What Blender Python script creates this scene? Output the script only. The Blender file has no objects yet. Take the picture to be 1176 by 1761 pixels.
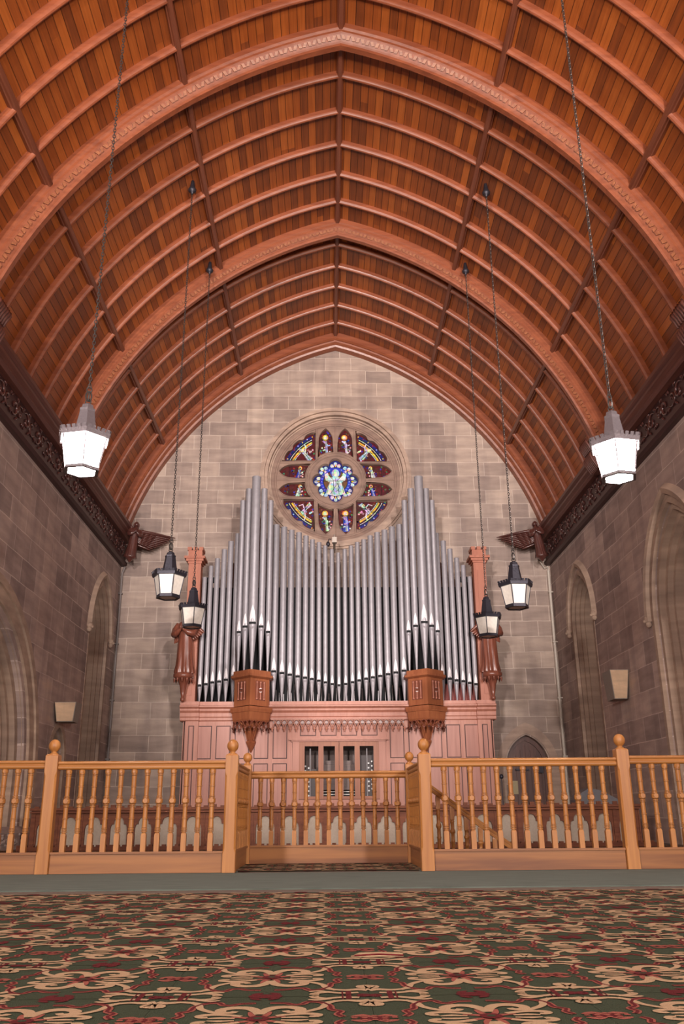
import bpy, bmesh, math, random
from math import sin, cos, pi, sqrt, atan2, acos, asin, hypot
from mathutils import Matrix, Vector
from mathutils.geometry import tessellate_polygon
random.seed(7)
S = bpy.context.scene
COL = S.collection

# ------------------------------------------------------------------ camera
cam = bpy.data.cameras.new('camera')
co = bpy.data.objects.new('camera', cam); COL.objects.link(co)
cam.sensor_fit = 'VERTICAL'; cam.sensor_height = 36.0; cam.lens = 1500.0 / 1761.0 * 36.0
cam.clip_start = 0.05; cam.clip_end = 200
Rm = Matrix(((0.99984, 0.0014468, -0.0178335), (-0.0163699, -0.3283423, -0.944417), (-0.0072219, 0.9445577, -0.328266)))
co.matrix_world = Matrix.Translation((0, 0, 0.5)) @ Rm.to_4x4()
S.camera = co
S.view_settings.view_transform = 'Standard'; S.view_settings.look = 'None'
S.view_settings.gamma = 1; S.view_settings.use_curve_mapping = False
S.view_settings.exposure = -0.06

# ------------------------------------------------------------------ light
LAMP = 120.0          # emission strength of the lit lantern glass
w = bpy.data.worlds.new('world'); S.world = w; w.use_nodes = True
w.node_tree.nodes['Background'].inputs[0].default_value = (1, .86, .78, 1)
w.node_tree.nodes['Background'].inputs[1].default_value = 0.10

def area(name, loc, aim, size, power, col=(1, .93, .88)):
    l = bpy.data.lights.new(name, 'AREA'); l.shape = 'DISK'; l.size = size; l.energy = power; l.color = col
    o = bpy.data.objects.new(name, l); COL.objects.link(o); o.location = loc
    o.rotation_euler = (Vector(aim) - Vector(loc)).to_track_quat('-Z', 'Y').to_euler()
    return o
# unseen fill lights added behind and above the camera, plus spotlights for the organ
def spot(name, loc, aim, deg, power, col=(1, .90, .86), blend=.8, size=.25):
    l = bpy.data.lights.new(name, 'SPOT'); l.spot_size = math.radians(deg); l.spot_blend = blend; l.energy = power; l.color = col; l.shadow_soft_size = size
    o = bpy.data.objects.new(name, l); COL.objects.link(o); o.location = loc
    o.rotation_euler = (Vector(aim) - Vector(loc)).to_track_quat('-Z', 'Y').to_euler()
    return o
spot('gable_fill', (-4.4, -8.0, 6.6), (0.5, 22, 8.6), 32, 14500)  # pair of added fills, out of view, keeping the gable wall bright
spot('gable_fill', (4.9, -8.0, 6.6), (0.1, 22, 8.6), 32, 14500)
spot('organ_spotlight', (-4.6, -6.0, 6.0), (0.3, 20.6, 2.0), 20, 5600)
spot('organ_spotlight', (5.1, -6.0, 6.0), (0.3, 20.6, 2.0), 20, 5600)
spot('roof_fill', (-1.6, -4.0, 2.4), (.6, 12.5, 13.2), 50, 4600, (1, .80, .66), 1, .5)  # pair of added fills aimed at the ridge so the haunches fall off
spot('roof_fill', (2.1, -4.0, 2.4), (-.1, 12.5, 13.2), 50, 4600, (1, .80, .66), 1, .5)
area('side_wall_fill', (-4.2, -4.0, 3.2), (5.8, 12, 4.5), .8, 1250, (1, .90, .84))  # pair of unseen fills added to lift the opposite side walls
area('side_wall_fill', (4.7, -4.0, 3.2), (-5.3, 12, 4.5), .8, 1250, (1, .90, .84))
spot('floor_fill', (.26, 1.0, 9.5), (.26, 8.0, 0), 56, 1500, (1, .90, .82), 1, .4)  # added fill overhead, brightens the middle of the floor and the rails

XC, WL, WR, WB, WF = 0.26, -5.34, 5.86, 22.0, -12.0

# ------------------------------------------------------------------ helpers
class MB:
    def __init__(s): s.v = []; s.f = []; s.m = []; s.sm = []; s.uv = None
    def add(s, vs, fs, m=0, smooth=False):
        b = len(s.v); s.v += [tuple(map(float, p)) for p in vs]
        for f in fs: s.f.append(tuple(b + i for i in f)); s.m.append(m); s.sm.append(smooth)
    def box(s, x0, x1, y0, y1, z0, z1, m=0, M=None):
        vs = [(x, y, z) for x in (x0, x1) for y in (y0, y1) for z in (z0, z1)]
        if M is not None: vs = [M @ Vector(p) for p in vs]
        s.add(vs, [(0, 1, 3, 2), (4, 6, 7, 5), (0, 4, 5, 1), (2, 3, 7, 6), (0, 2, 6, 4), (1, 5, 7, 3)], m)
    def prism(s, poly, d0, d1, fn=None, m=0, smooth=False):
        """poly: 2D points; fn(u,v,d) -> xyz; extruded from d0 to d1"""
        if fn is None: fn = lambda u, v, d: (u, d, v)
        n = len(poly)
        vs = [fn(u, v, d0) for u, v in poly] + [fn(u, v, d1) for u, v in poly]
        tri = tessellate_polygon([[Vector((u, v, 0)) for u, v in poly]])
        s.add(vs, [tuple(t) for t in tri] + [tuple(i + n for i in t[::-1]) for t in tri], m)
        s.add(vs, [(i, (i + 1) % n, (i + 1) % n + n, i + n) for i in range(n)], m, smooth)
    def holed(s, outer, holes, d, fn, m=0):
        loops = [[Vector((u, v, 0)) for u, v in l] for l in [outer] + holes]
        flat = [p for l in loops for p in l]
        tri = tessellate_polygon(loops)
        s.add([fn(p.x, p.y, d) for p in flat], [tuple(t) for t in tri], m)
    def strip(s, path, d0, d1, fn, m=0, closed=False, smooth=False):
        n = len(path); vs = [fn(u, v, d0) for u, v in path] + [fn(u, v, d1) for u, v in path]
        s.add(vs, [(i, (i + 1) % n, (i + 1) % n + n, i + n) for i in range(n if closed else n - 1)], m, smooth)
    def band(s, pa, pb, fn, m=0, closed=False, da=0, db=0):
        n = len(pa); vs = [fn(u, v, da) for u, v in pa] + [fn(u, v, db) for u, v in pb]
        s.add(vs, [(i, (i + 1) % n, (i + 1) % n + n, i + n) for i in range(n if closed else n - 1)], m)
    def tube(s, pts, r, n=8, m=0, closed=False, caps=True):
        P = [Vector(p) for p in pts]; k = len(P)
        rr = r if isinstance(r, (list, tuple)) else [r] * k
        vs = []; up = None
        for i in range(k):
            a = P[i - 1] if (i or closed) else P[0]; b = P[(i + 1) % k] if (i < k - 1 or closed) else P[-1]
            t = (b - a).normalized()
            if up is None:
                up = Vector((0, 0, 1)) if abs(t.z) < .9 else Vector((1, 0, 0))
            u = t.cross(up); u = u.normalized() if u.length > 1e-6 else t.orthogonal().normalized()
            v = u.cross(t).normalized(); up = v
            for j in range(n):
                an = 2 * pi * j / n
                vs.append(P[i] + rr[i] * (cos(an) * u + sin(an) * v))
        fs = []
        for i in range(k if closed else k - 1):
            for j in range(n):
                i2 = (i + 1) % k
                fs.append((i * n + j, i * n + (j + 1) % n, i2 * n + (j + 1) % n, i2 * n + j))
        s.add(vs, fs, m, n > 4)
        if caps and not closed:
            s.add(vs[:n], [tuple(range(n))[::-1]], m); s.add(vs[-n:], [tuple(range(n))], m)
    def lathe(s, prof, c=(0, 0, 0), n=16, m=0, smooth=True, sx=1, sy=1, rot=0, M=None, tilt=None):
        vs = []
        for r, z in prof:
            for j in range(n):
                a = 2 * pi * j / n + rot
                p = Vector((c[0] + r * cos(a) * sx, c[1] + r * sin(a) * sy, c[2] + z))
                vs.append(M @ p if M is not None else p)
        fs = []
        for i in range(len(prof) - 1):
            for j in range(n): fs.append((i * n + j, i * n + (j + 1) % n, (i + 1) * n + (j + 1) % n, (i + 1) * n + j))
        s.add(vs, fs, m, smooth)
        s.add(vs[:n], [tuple(range(n))[::-1]], m); s.add(vs[-n:], [tuple(range(n))], m)
    def ball(s, c, r, m=0, n=10, k=7, M=None):
        rx, ry, rz = r if isinstance(r, (tuple, list)) else (r, r, r)
        pr = [(max(sin(pi * i / k), .02), -cos(pi * i / k) * rz) for i in range(k + 1)]
        s.lathe([(a, b) for a, b in pr], c, n, m, True, rx, ry, M=M)
    def build(s, name, mats, parent=None, recalc=True):
        me = bpy.data.meshes.new(name)
        me.from_pydata(s.v, [], s.f)
        for mt in (mats if isinstance(mats, (list, tuple)) else [mats]): me.materials.append(mt)
        for p, mi, sm in zip(me.polygons, s.m, s.sm): p.material_index = mi; p.use_smooth = sm
        if s.uv is not None:
            ul = me.uv_layers.new(name='UVMap')
            for l in me.loops: ul.data[l.index].uv = s.uv[l.vertex_index]
        if recalc:
            bm = bmesh.new(); bm.from_mesh(me); bmesh.ops.recalc_face_normals(bm, faces=bm.faces); bm.to_mesh(me); bm.free()
        me.update()
        o = bpy.data.objects.new(name, me); COL.objects.link(o)
        if parent is not None: o.parent = parent
        return o

def thing(name, label, cat, loc=(0, 0, 0), group=None):
    o = bpy.data.objects.new(name, None); COL.objects.link(o); o.location = loc
    o.empty_display_size = .1
    o['label'] = label; o['category'] = cat
    if group: o['group'] = group
    return o
def tag(o, label, cat, group=None, kind=None):
    o['label'] = label; o['category'] = cat
    if group: o['group'] = group
    if kind: o['kind'] = kind
    return o
def struct(o): o['kind'] = 'structure'; return o
def children(o, _all=None): return [c for c in COL.objects if c.parent == o]
def copy_tree(o, parent=None):
    c = o.copy(); COL.objects.link(c); c.parent = parent
    for ch in children(o): copy_tree(ch, c)
    return c

# ------------------------------------------------------------------ materials
def mat(name):
    m = bpy.data.materials.new(name); m.use_nodes = True
    nt = m.node_tree; b = nt.nodes['Principled BSDF']
    return m, nt, b
def N(nt, t, **kw):
    n = nt.nodes.new(t)
    for k, v in kw.items(): setattr(n, k, v)
    return n
def plain(name, col, rough=.5, metal=0, spec=.5, bump=0, bscale=40):
    m, nt, b = mat(name)
    b.inputs['Base Color'].default_value = (*col, 1); b.inputs['Roughness'].default_value = rough
    b.inputs['Metallic'].default_value = metal; b.inputs['Specular IOR Level'].default_value = spec
    tc = N(nt, 'ShaderNodeTexCoord'); no = N(nt, 'ShaderNodeTexNoise'); no.inputs['Scale'].default_value = bscale
    nt.links.new(tc.outputs['Object'], no.inputs['Vector'])
    mx = N(nt, 'ShaderNodeMix', data_type='RGBA', blend_type='MULTIPLY'); mx.inputs[0].default_value = 1
    rp = N(nt, 'ShaderNodeValToRGB'); rp.color_ramp.elements[0].color = (.82, .82, .82, 1); rp.color_ramp.elements[1].color = (1.1, 1.1, 1.1, 1)
    nt.links.new(no.outputs[0], rp.inputs[0]); mx.inputs[6].default_value = (*col, 1)
    nt.links.new(rp.outputs[0], mx.inputs[7]); nt.links.new(mx.outputs[2], b.inputs['Base Color'])
    if bump:
        bp = N(nt, 'ShaderNodeBump'); bp.inputs['Strength'].default_value = bump; bp.inputs['Distance'].default_value = .01
        nt.links.new(no.outputs[0], bp.inputs['Height']); nt.links.new(bp.outputs[0], b.inputs['Normal'])
    return m
def wood(name, c1, c2, axis='x', rough=.4, scale=1.0, spec=.5, coat=0, contrast=1):
    """grain = noise stretched along one axis"""
    m, nt, b = mat(name)
    tc = N(nt, 'ShaderNodeTexCoord'); mp = N(nt, 'ShaderNodeMapping')
    g = 26 * scale; l = 1.2 * scale
    mp.inputs['Scale'].default_value = {'x': (l, g, g), 'y': (g, l, g), 'z': (g, g, l)}[axis]
    oi = N(nt, 'ShaderNodeObjectInfo')
    ad = N(nt, 'ShaderNodeVectorMath', operation='ADD')
    sc = N(nt, 'ShaderNodeVectorMath', operation='SCALE'); sc.inputs['Scale'].default_value = 13
    cx = N(nt, 'ShaderNodeCombineXYZ')
    for i in range(3): nt.links.new(oi.outputs['Random'], cx.inputs[i])
    nt.links.new(cx.outputs[0], sc.inputs[0])
    nt.links.new(tc.outputs['Object'], ad.inputs[0]); nt.links.new(sc.outputs[0], ad.inputs[1])
    nt.links.new(ad.outputs[0], mp.inputs['Vector'])
    n1 = N(nt, 'ShaderNodeTexNoise'); n1.inputs['Scale'].default_value = 1; n1.inputs['Detail'].default_value = 5; n1.inputs['Distortion'].default_value = .6
    nt.links.new(mp.outputs[0], n1.inputs['Vector'])
    rp = N(nt, 'ShaderNodeValToRGB'); e = rp.color_ramp.elements
    e[0].position = .5 - .25 / contrast; e[0].color = (*c2, 1); e[1].position = .5 + .22 / contrast; e[1].color = (*c1, 1)
    nt.links.new(n1.outputs[0], rp.inputs[0]); nt.links.new(rp.outputs[0], b.inputs['Base Color'])
    bp = N(nt, 'ShaderNodeBump'); bp.inputs['Strength'].default_value = .15; bp.inputs['Distance'].default_value = .004
    nt.links.new(n1.outputs[0], bp.inputs['Height']); nt.links.new(bp.outputs[0], b.inputs['Normal'])
    b.inputs['Roughness'].default_value = rough; b.inputs['Specular IOR Level'].default_value = spec
    b.inputs['Coat Weight'].default_value = coat; b.inputs['Coat Roughness'].default_value = .2
    return m
def stone(name, axes='xz', blocks=True, tint=(1, 1, 1), bw=.72, bh=.40):
    m, nt, b = mat(name); L = nt.links.new
    tc = N(nt, 'ShaderNodeTexCoord'); sp = N(nt, 'ShaderNodeSeparateXYZ'); L(tc.outputs['Object'], sp.inputs[0])
    cb = N(nt, 'ShaderNodeCombineXYZ'); L(sp.outputs['XYZ'.index(axes[0].upper())], cb.inputs[0]); L(sp.outputs['XYZ'.index(axes[1].upper())], cb.inputs[1])
    # streaks along the beds
    mp = N(nt, 'ShaderNodeMapping'); mp.inputs['Scale'].default_value = (.9, 4, 1); L(cb.outputs[0], mp.inputs[0])
    st = N(nt, 'ShaderNodeTexNoise'); st.inputs['Scale'].default_value = 1.6; st.inputs['Detail'].default_value = 6; L(mp.outputs[0], st.inputs['Vector'])
    big = N(nt, 'ShaderNodeTexNoise'); big.inputs['Scale'].default_value = .55; big.inputs['Detail'].default_value = 3; L(cb.outputs[0], big.inputs['Vector'])
    fine = N(nt, 'ShaderNodeTexNoise'); fine.inputs['Scale'].default_value = 30; fine.inputs['Detail'].default_value = 4; L(tc.outputs['Object'], fine.inputs['Vector'])
    cols = [(.0, (.25, .198, .178)), (.25, (.34, .262, .228)), (.45, (.41, .318, .272)), (.62, (.46, .36, .305)), (.8, (.53, .42, .355)), (1, (.58, .43, .29))]
    rp = N(nt, 'ShaderNodeValToRGB'); e = rp.color_ramp.elements
    e[0].position = 0; e[0].color = (*[c * t for c, t in zip(cols[0][1], tint)], 1); e[1].position = 1; e[1].color = (*[c * t for c, t in zip(cols[-1][1], tint)], 1)
    for p, c in cols[1:-1]:
        q = e.new(p); q.color = (*[a * t for a, t in zip(c, tint)], 1)
    if blocks:
        # slight waviness of the joints, irregular block lengths from a second, coarser bond
        wn = N(nt, 'ShaderNodeTexNoise'); wn.inputs['Scale'].default_value = 1.3; L(cb.outputs[0], wn.inputs['Vector'])
        ws = N(nt, 'ShaderNodeVectorMath', operation='SCALE'); ws.inputs['Scale'].default_value = .05; L(wn.outputs['Color'], ws.inputs[0])
        wa = N(nt, 'ShaderNodeVectorMath', operation='ADD'); L(cb.outputs[0], wa.inputs[0]); L(ws.outputs[0], wa.inputs[1])
        def brick(w_, off, mort):
            br = N(nt, 'ShaderNodeTexBrick'); br.offset = off; br.inputs['Color1'].default_value = (0, 0, 0, 1); br.inputs['Color2'].default_value = (1, 1, 1, 1)
            br.inputs['Mortar'].default_value = (.5, .5, .5, 1); br.inputs['Scale'].default_value = 1; br.inputs['Mortar Size'].default_value = mort
            br.inputs['Mortar Smooth'].default_value = .4; br.inputs['Brick Width'].default_value = w_; br.inputs['Row Height'].default_value = bh
            br.inputs['Bias'].default_value = 0
            L(wa.outputs[0], br.inputs['Vector']); return br
        b1 = brick(bw, .43, .010); b2 = brick(bw * 1.9, .31, .007)
        v = N(nt, 'ShaderNodeMath', operation='MULTIPLY_ADD'); v.inputs[1].default_value = .54; L(b1.outputs['Color'], v.inputs[0])
        v2 = N(nt, 'ShaderNodeMath', operation='MULTIPLY_ADD'); v2.inputs[1].default_value = .35; v2.inputs[2].default_value = -.22; L(st.outputs[0], v2.inputs[0]); L(v2.outputs[0], v.inputs[2])
        v3 = N(nt, 'ShaderNodeMath', operation='MULTIPLY_ADD'); v3.inputs[1].default_value = .6; L(big.outputs[0], v3.inputs[0]); v3.inputs[2].default_value = -.06
        ad = N(nt, 'ShaderNodeMath', operation='ADD'); L(v.outputs[0], ad.inputs[0]); L(v3.outputs[0], ad.inputs[1])
        L(ad.outputs[0], rp.inputs[0])
        mx = N(nt, 'ShaderNodeMix', data_type='RGBA'); L(b1.outputs['Fac'], mx.inputs[0]); L(rp.outputs[0], mx.inputs[6])
        mx.inputs[7].default_value = (.62 * tint[0], .51 * tint[1], .44 * tint[2], 1)
        src = mx.outputs[2]; hh = b1.outputs['Fac']
    else:
        v = N(nt, 'ShaderNodeMath', operation='MULTIPLY_ADD'); v.inputs[1].default_value = .7; v.inputs[2].default_value = .12; L(st.outputs[0], v.inputs[0])
        L(v.outputs[0], rp.inputs[0]); src = rp.outputs[0]; hh = None
    m2 = N(nt, 'ShaderNodeMix', data_type='RGBA', blend_type='MULTIPLY'); m2.inputs[0].default_value = .4
    L(src, m2.inputs[6]); r2 = N(nt, 'ShaderNodeValToRGB'); r2.color_ramp.elements[0].position = .35; r2.color_ramp.elements[0].color = (.72, .7, .7, 1); r2.color_ramp.elements[1].position = .65; r2.color_ramp.elements[1].color = (1.12, 1.1, 1.08, 1)
    L(st.outputs[0], r2.inputs[0]); L(r2.outputs[0], m2.inputs[7]); L(m2.outputs[2], b.inputs['Base Color'])
    vm = N(nt, 'ShaderNodeMapping'); vm.inputs['Scale'].default_value = (2.2, .35, 1); L(cb.outputs[0], vm.inputs[0])
    vn = N(nt, 'ShaderNodeTexNoise'); vn.inputs['Scale'].default_value = 1; vn.inputs['Detail'].default_value = 5; L(vm.outputs[0], vn.inputs['Vector'])
    vr = N(nt, 'ShaderNodeValToRGB'); vr.color_ramp.elements[0].position = .36; vr.color_ramp.elements[0].color = (.74, .73, .74, 1); vr.color_ramp.elements[1].position = .56; vr.color_ramp.elements[1].color = (1.04, 1.03, 1.0, 1); L(vn.outputs[0], vr.inputs[0])
    m3 = N(nt, 'ShaderNodeMix', data_type='RGBA', blend_type='MULTIPLY'); m3.inputs[0].default_value = .7; L(m2.outputs[2], m3.inputs[6]); L(vr.outputs[0], m3.inputs[7]); L(m3.outputs[2], b.inputs['Base Color'])
    bp = N(nt, 'ShaderNodeBump'); bp.inputs['Strength'].default_value = .35; bp.inputs['Distance'].default_value = .012
    ma = N(nt, 'ShaderNodeMath', operation='MULTIPLY_ADD'); ma.inputs[1].default_value = .6; L(fine.outputs[0], ma.inputs[0])
    if hh is not None:
        mm = N(nt, 'ShaderNodeMath', operation='MULTIPLY'); mm.inputs[1].default_value = -1; L(hh, mm.inputs[0]); L(mm.outputs[0], ma.inputs[2])
    else: L(st.outputs[0], ma.inputs[2])
    L(ma.outputs[0], bp.inputs['Height']); L(bp.outputs[0], b.inputs['Normal'])
    b.inputs['Roughness'].default_value = .85; b.inputs['Specular IOR Level'].default_value = .25
    return m
def boards():
    m, nt, b = mat('ceiling_boards'); L = nt.links.new
    uv = N(nt, 'ShaderNodeUVMap'); uv.uv_map = 'UVMap'; sp = N(nt, 'ShaderNodeSeparateXYZ'); L(uv.outputs[0], sp.inputs[0])
    dv = N(nt, 'ShaderNodeMath', operation='DIVIDE'); dv.inputs[1].default_value = .148; L(sp.outputs[0], dv.inputs[0])
    fl = N(nt, 'ShaderNodeMath', operation='FLOOR'); L(dv.outputs[0], fl.inputs[0])
    fr = N(nt, 'ShaderNodeMath', operation='FRACT'); L(dv.outputs[0], fr.inputs[0])
    w1 = N(nt, 'ShaderNodeTexWhiteNoise', noise_dimensions='1D'); L(fl.outputs[0], w1.inputs['W'])
    ys = N(nt, 'ShaderNodeMath', operation='MULTIPLY_ADD'); ys.inputs[1].default_value = 5.2; L(w1.outputs['Value'], ys.inputs[0]); L(sp.outputs[1], ys.inputs[2])
    yd = N(nt, 'ShaderNodeMath', operation='DIVIDE'); yd.inputs[1].default_value = 5.2; L(ys.outputs[0], yd.inputs[0])
    yf = N(nt, 'ShaderNodeMath', operation='FLOOR'); L(yd.outputs[0], yf.inputs[0])
    cb = N(nt, 'ShaderNodeCombineXYZ'); L(fl.outputs[0], cb.inputs[0]); L(yf.outputs[0], cb.inputs[1])
    w2 = N(nt, 'ShaderNodeTexWhiteNoise', noise_dimensions='2D'); L(cb.outputs[0], w2.inputs['Vector'])
    mp = N(nt, 'ShaderNodeMapping'); mp.inputs['Scale'].default_value = (28, 1.1, 1); L(uv.outputs[0], mp.inputs[0])
    ns = N(nt, 'ShaderNodeTexNoise'); ns.inputs['Scale'].default_value = 1; ns.inputs['Detail'].default_value = 5; L(mp.outputs[0], ns.inputs['Vector'])
    ad = N(nt, 'ShaderNodeMath', operation='MULTIPLY_ADD'); ad.inputs[1].default_value = .55; L(w2.outputs['Value'], ad.inputs[0])
    a2 = N(nt, 'ShaderNodeMath', operation='MULTIPLY_ADD'); a2.inputs[1].default_value = .6; a2.inputs[2].default_value = -.08; L(ns.outputs[0], a2.inputs[0]); L(a2.outputs[0], ad.inputs[2])
    rp = N(nt, 'ShaderNodeValToRGB'); e = rp.color_ramp.elements
    e[0].position = .1; e[0].color = (.13, .036, .013, 1); e[1].position = 1; e[1].color = (.56, .165, .032, 1)
    q = e.new(.5); q.color = (.31, .078, .016, 1)
    L(ad.outputs[0], rp.inputs[0])
    gr = N(nt, 'ShaderNodeMapRange'); gr.interpolation_type = 'SMOOTHSTEP'; gr.inputs[1].default_value = .0; gr.inputs[2].default_value = .13; L(fr.outputs[0], gr.inputs[0])
    mx = N(nt, 'ShaderNodeMix', data_type='RGBA', blend_type='MULTIPLY'); L(rp.outputs[0], mx.inputs[6]); mx.inputs[7].default_value = (.10, .07, .06, 1)
    iv = N(nt, 'ShaderNodeMath', operation='SUBTRACT'); iv.inputs[0].default_value = 1; L(gr.outputs[0], iv.inputs[1]); L(iv.outputs[0], mx.inputs[0])
    L(mx.outputs[2], b.inputs['Base Color'])
    bp = N(nt, 'ShaderNodeBump'); bp.inputs['Strength'].default_value = .5; bp.inputs['Distance'].default_value = .01; L(gr.outputs[0], bp.inputs['Height']); L(bp.outputs[0], b.inputs['Normal'])
    b.inputs['Roughness'].default_value = .42
    return m

M_back = stone('ashlar_back', 'xz'); M_side = stone('ashlar_side', 'yz', bw=.80, bh=.44, tint=(.98, .95, .99))
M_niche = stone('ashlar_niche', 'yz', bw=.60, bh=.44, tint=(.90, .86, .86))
M_dress = stone('dressed_stone', 'xz', False, (1.12, 1.06, 1.0)); M_dress_side = stone('dressed_stone_side', 'yz', False, (1.0, .93, .84))
M_trac = stone('tracery_stone', 'xz', False, (.82, .72, .68))
M_boards = boards()
M_rib = wood('rib_wood', (.33, .098, .043), (.195, .052, .024), 'x', .38, .4, coat=.15)
M_purl = wood('purlin_wood', (.24, .078, .040), (.13, .038, .022), 'y', .38, .5)
M_carv = wood('carved_rib_wood', (.40, .150, .068), (.22, .07, .033), 'x', .38, .8, coat=.15)
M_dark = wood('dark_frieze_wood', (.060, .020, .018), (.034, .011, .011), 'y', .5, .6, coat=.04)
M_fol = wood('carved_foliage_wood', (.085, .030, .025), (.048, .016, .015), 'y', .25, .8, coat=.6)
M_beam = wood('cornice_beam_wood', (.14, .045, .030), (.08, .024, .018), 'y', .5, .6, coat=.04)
M_angel = wood('angel_wood', (.11, .036, .027), (.06, .020, .017), 'z', .3, 1, coat=.4)
M_oak_x = wood('oak_long_grain', (.41, .17, .040), (.26, .09, .019), 'x', .5, .9, coat=.12)
M_oak_y = wood('oak_depth_grain', (.44, .18, .045), (.30, .10, .022), 'y', .5, .9, coat=.12)
M_oak_z = wood('oak_upright_grain', (.42, .172, .040), (.27, .093, .020), 'z', .5, .9, coat=.12)
M_oak_board = wood('oak_board_figured', (.31, .118, .029), (.15, .047, .012), 'x', .5, .45, coat=.12, contrast=1.3)
M_case = wood('organ_case_wood', (.52, .22, .15), (.42, .16, .105), 'z', .5, .5, coat=.04)
M_case_d = wood('organ_panel_wood', (.50, .215, .155), (.37, .14, .10), 'z', .5, .4, coat=.04)
M_tower = wood('organ_tower_wood', (.40, .135, .055), (.28, .082, .034), 'z', .5, .6, coat=.04)
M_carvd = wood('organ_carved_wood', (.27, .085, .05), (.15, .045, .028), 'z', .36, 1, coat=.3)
M_post = wood('organ_post_wood', (.47, .165, .095), (.36, .11, .06), 'z', .5, .6, coat=.04)
M_screen = wood('choir_screen_wood', (.20, .066, .032), (.10, .03, .017), 'x', .6, .7, .2, coat=0)
M_door = wood('door_wood', (.15, .062, .045), (.075, .03, .024), 'z', .4, .8)
M_pipe = plain('pipe_metal', (.37, .345, .37), .48, .22, .5, 0, 9)
M_lip = plain('pipe_mouth_glint', (.85, .80, .82), .4, .0)  # reflected light on the mouths is put into this near-white colour
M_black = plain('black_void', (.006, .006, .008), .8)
M_iron = plain('dark_iron', (.045, .042, .055), .45, .55, .5, .3, 60)
M_iron_lit = plain('lit_lantern_iron', (.17, .145, .155), .38, .5, .5, .3, 60)  # lantern iron made lighter, the light it catches is put into the colour
M_chain = plain('chain_iron', (.10, .09, .085), .4, .7)
M_white = plain('white_paint', (.72, .70, .68), .4)
M_plaster = plain('beige_panel', (.36, .29, .23), .8)
M_speaker = stone('painted_speaker_front', 'xz', False, (1.75, 1.6, 1.25))
M_speaker_s = plain('speaker_side', (.30, .26, .22), .7)
M_ivory = plain('ivory_keys', (.80, .78, .72), .3)
M_plinth = stone('plinth_stone', 'yz', False, (.9, .9, .95))
M_key = plain('stop_knob_white', (.85, .85, .84), .25)
def frost(name, col, emit=0, ecol=(1, .93, .88)):
    m, nt, b = mat(name)
    tc = N(nt, 'ShaderNodeTexCoord'); no = N(nt, 'ShaderNodeTexNoise'); no.inputs['Scale'].default_value = 22; nt.links.new(tc.outputs['Object'], no.inputs['Vector'])
    rp = N(nt, 'ShaderNodeValToRGB'); rp.color_ramp.elements[0].color = (*[c * .8 for c in col], 1); rp.color_ramp.elements[1].color = (*[min(1, c * 1.12) for c in col], 1)
    nt.links.new(no.outputs[0], rp.inputs[0]); nt.links.new(rp.outputs[0], b.inputs['Base Color'])
    b.inputs['Roughness'].default_value = .35
    if emit:
        b.inputs['Emission Color'].default_value = (*ecol, 1); b.inputs['Emission Strength'].default_value = emit
    return m
M_lit = frost('lit_lantern_glass', (.9, .9, .88), LAMP)
M_unlit = frost('unlit_lantern_glass', (.80, .74, .66))
def glass_pane():
    m, nt, b = mat('console_glass'); nt.nodes.remove(b)
    t = N(nt, 'ShaderNodeBsdfTransparent'); g = N(nt, 'ShaderNodeBsdfGlossy'); g.inputs['Roughness'].default_value = .06; mx = N(nt, 'ShaderNodeMixShader'); mx.inputs[0].default_value = .05
    nt.links.new(t.outputs[0], mx.inputs[1]); nt.links.new(g.outputs[0], mx.inputs[2]); nt.links.new(mx.outputs[0], nt.nodes['Material Output'].inputs[0]); return m
M_glass = glass_pane()

# ------------------------------------------------------------------ plane mappings
def fB(u, v, d): return (u, WB - d, v)
def fL(u, v, d): return (WL + d, u, v)
def fR(u, v, d): return (WR - d, u, v)
def arch(c, w_, s_, a_, z0, n=14):
    """open path: up the left jamb, over the pointed arch, down the right jamb"""
    h = a_ - s_; R = (w_ * w_ + h * h) / (2 * w_); th = asin(min(1, h / R)) if R >= w_ else pi - asin(min(1, h / R))
    right = [(c + w_ - R + R * cos(th * i / n), s_ + R * sin(th * i / n)) for i in range(n + 1)]
    left = [(2 * c - x, z) for x, z in right]
    return [(c - w_, z0)] + left[:-1] + [(c, a_)] + right[:-1][::-1] + [(c + w_, z0)]
def circle(cx, cz, r, n=64, a0=0): return [(cx + r * cos(a0 + 2 * pi * i / n), cz + r * sin(a0 + 2 * pi * i / n)) for i in range(n)]

# ------------------------------------------------------------------ ceiling
AX, AZ = 2.16, 5.35       # arc centre: AX beyond the centre line
SPR = 7.30
def arcpt(rho, t, side):
    """t in 0..1 from springing to ridge; side -1 left, +1 right"""
    a1 = acos(AX / rho); a0 = asin((SPR - AZ) / rho); a = a0 + (a1 - a0) * t
    return (XC + side * (rho * cos(a) - AX), AZ + rho * sin(a))
RB = 8.30
nseg = 56
mb = MB(); mb.uv = []
for side in (-1, 1):
    base = len(mb.v)
    for i in range(nseg + 1):
        x, z = arcpt(RB, i / nseg, side)
        s_ = RB * (acos(AX / RB) - asin((SPR - AZ) / RB)) * (1 - i / nseg) * side
        for y in (WF, WB):
            mb.v.append((x, y, z)); mb.uv.append((s_ + 40, y + 40))
    for i in range(nseg):
        a = base + 2 * i; mb.f.append((a, a + 1, a + 3, a + 2)); mb.m.append(0); mb.sm.append(True)
# outer shell so that the vault is solid
    base = len(mb.v)
    for i in range(nseg + 1):
        x, z = arcpt(RB + .12, i / nseg, side)
        for y in (WF, WB): mb.v.append((x, y, z)); mb.uv.append((0, 0))
    for i in range(nseg):
        a = base + 2 * i; mb.f.append((a, a + 1, a + 3, a + 2)); mb.m.append(0); mb.sm.append(True)
ceil = struct(mb.build('ceiling', M_boards, recalc=False))

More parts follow.
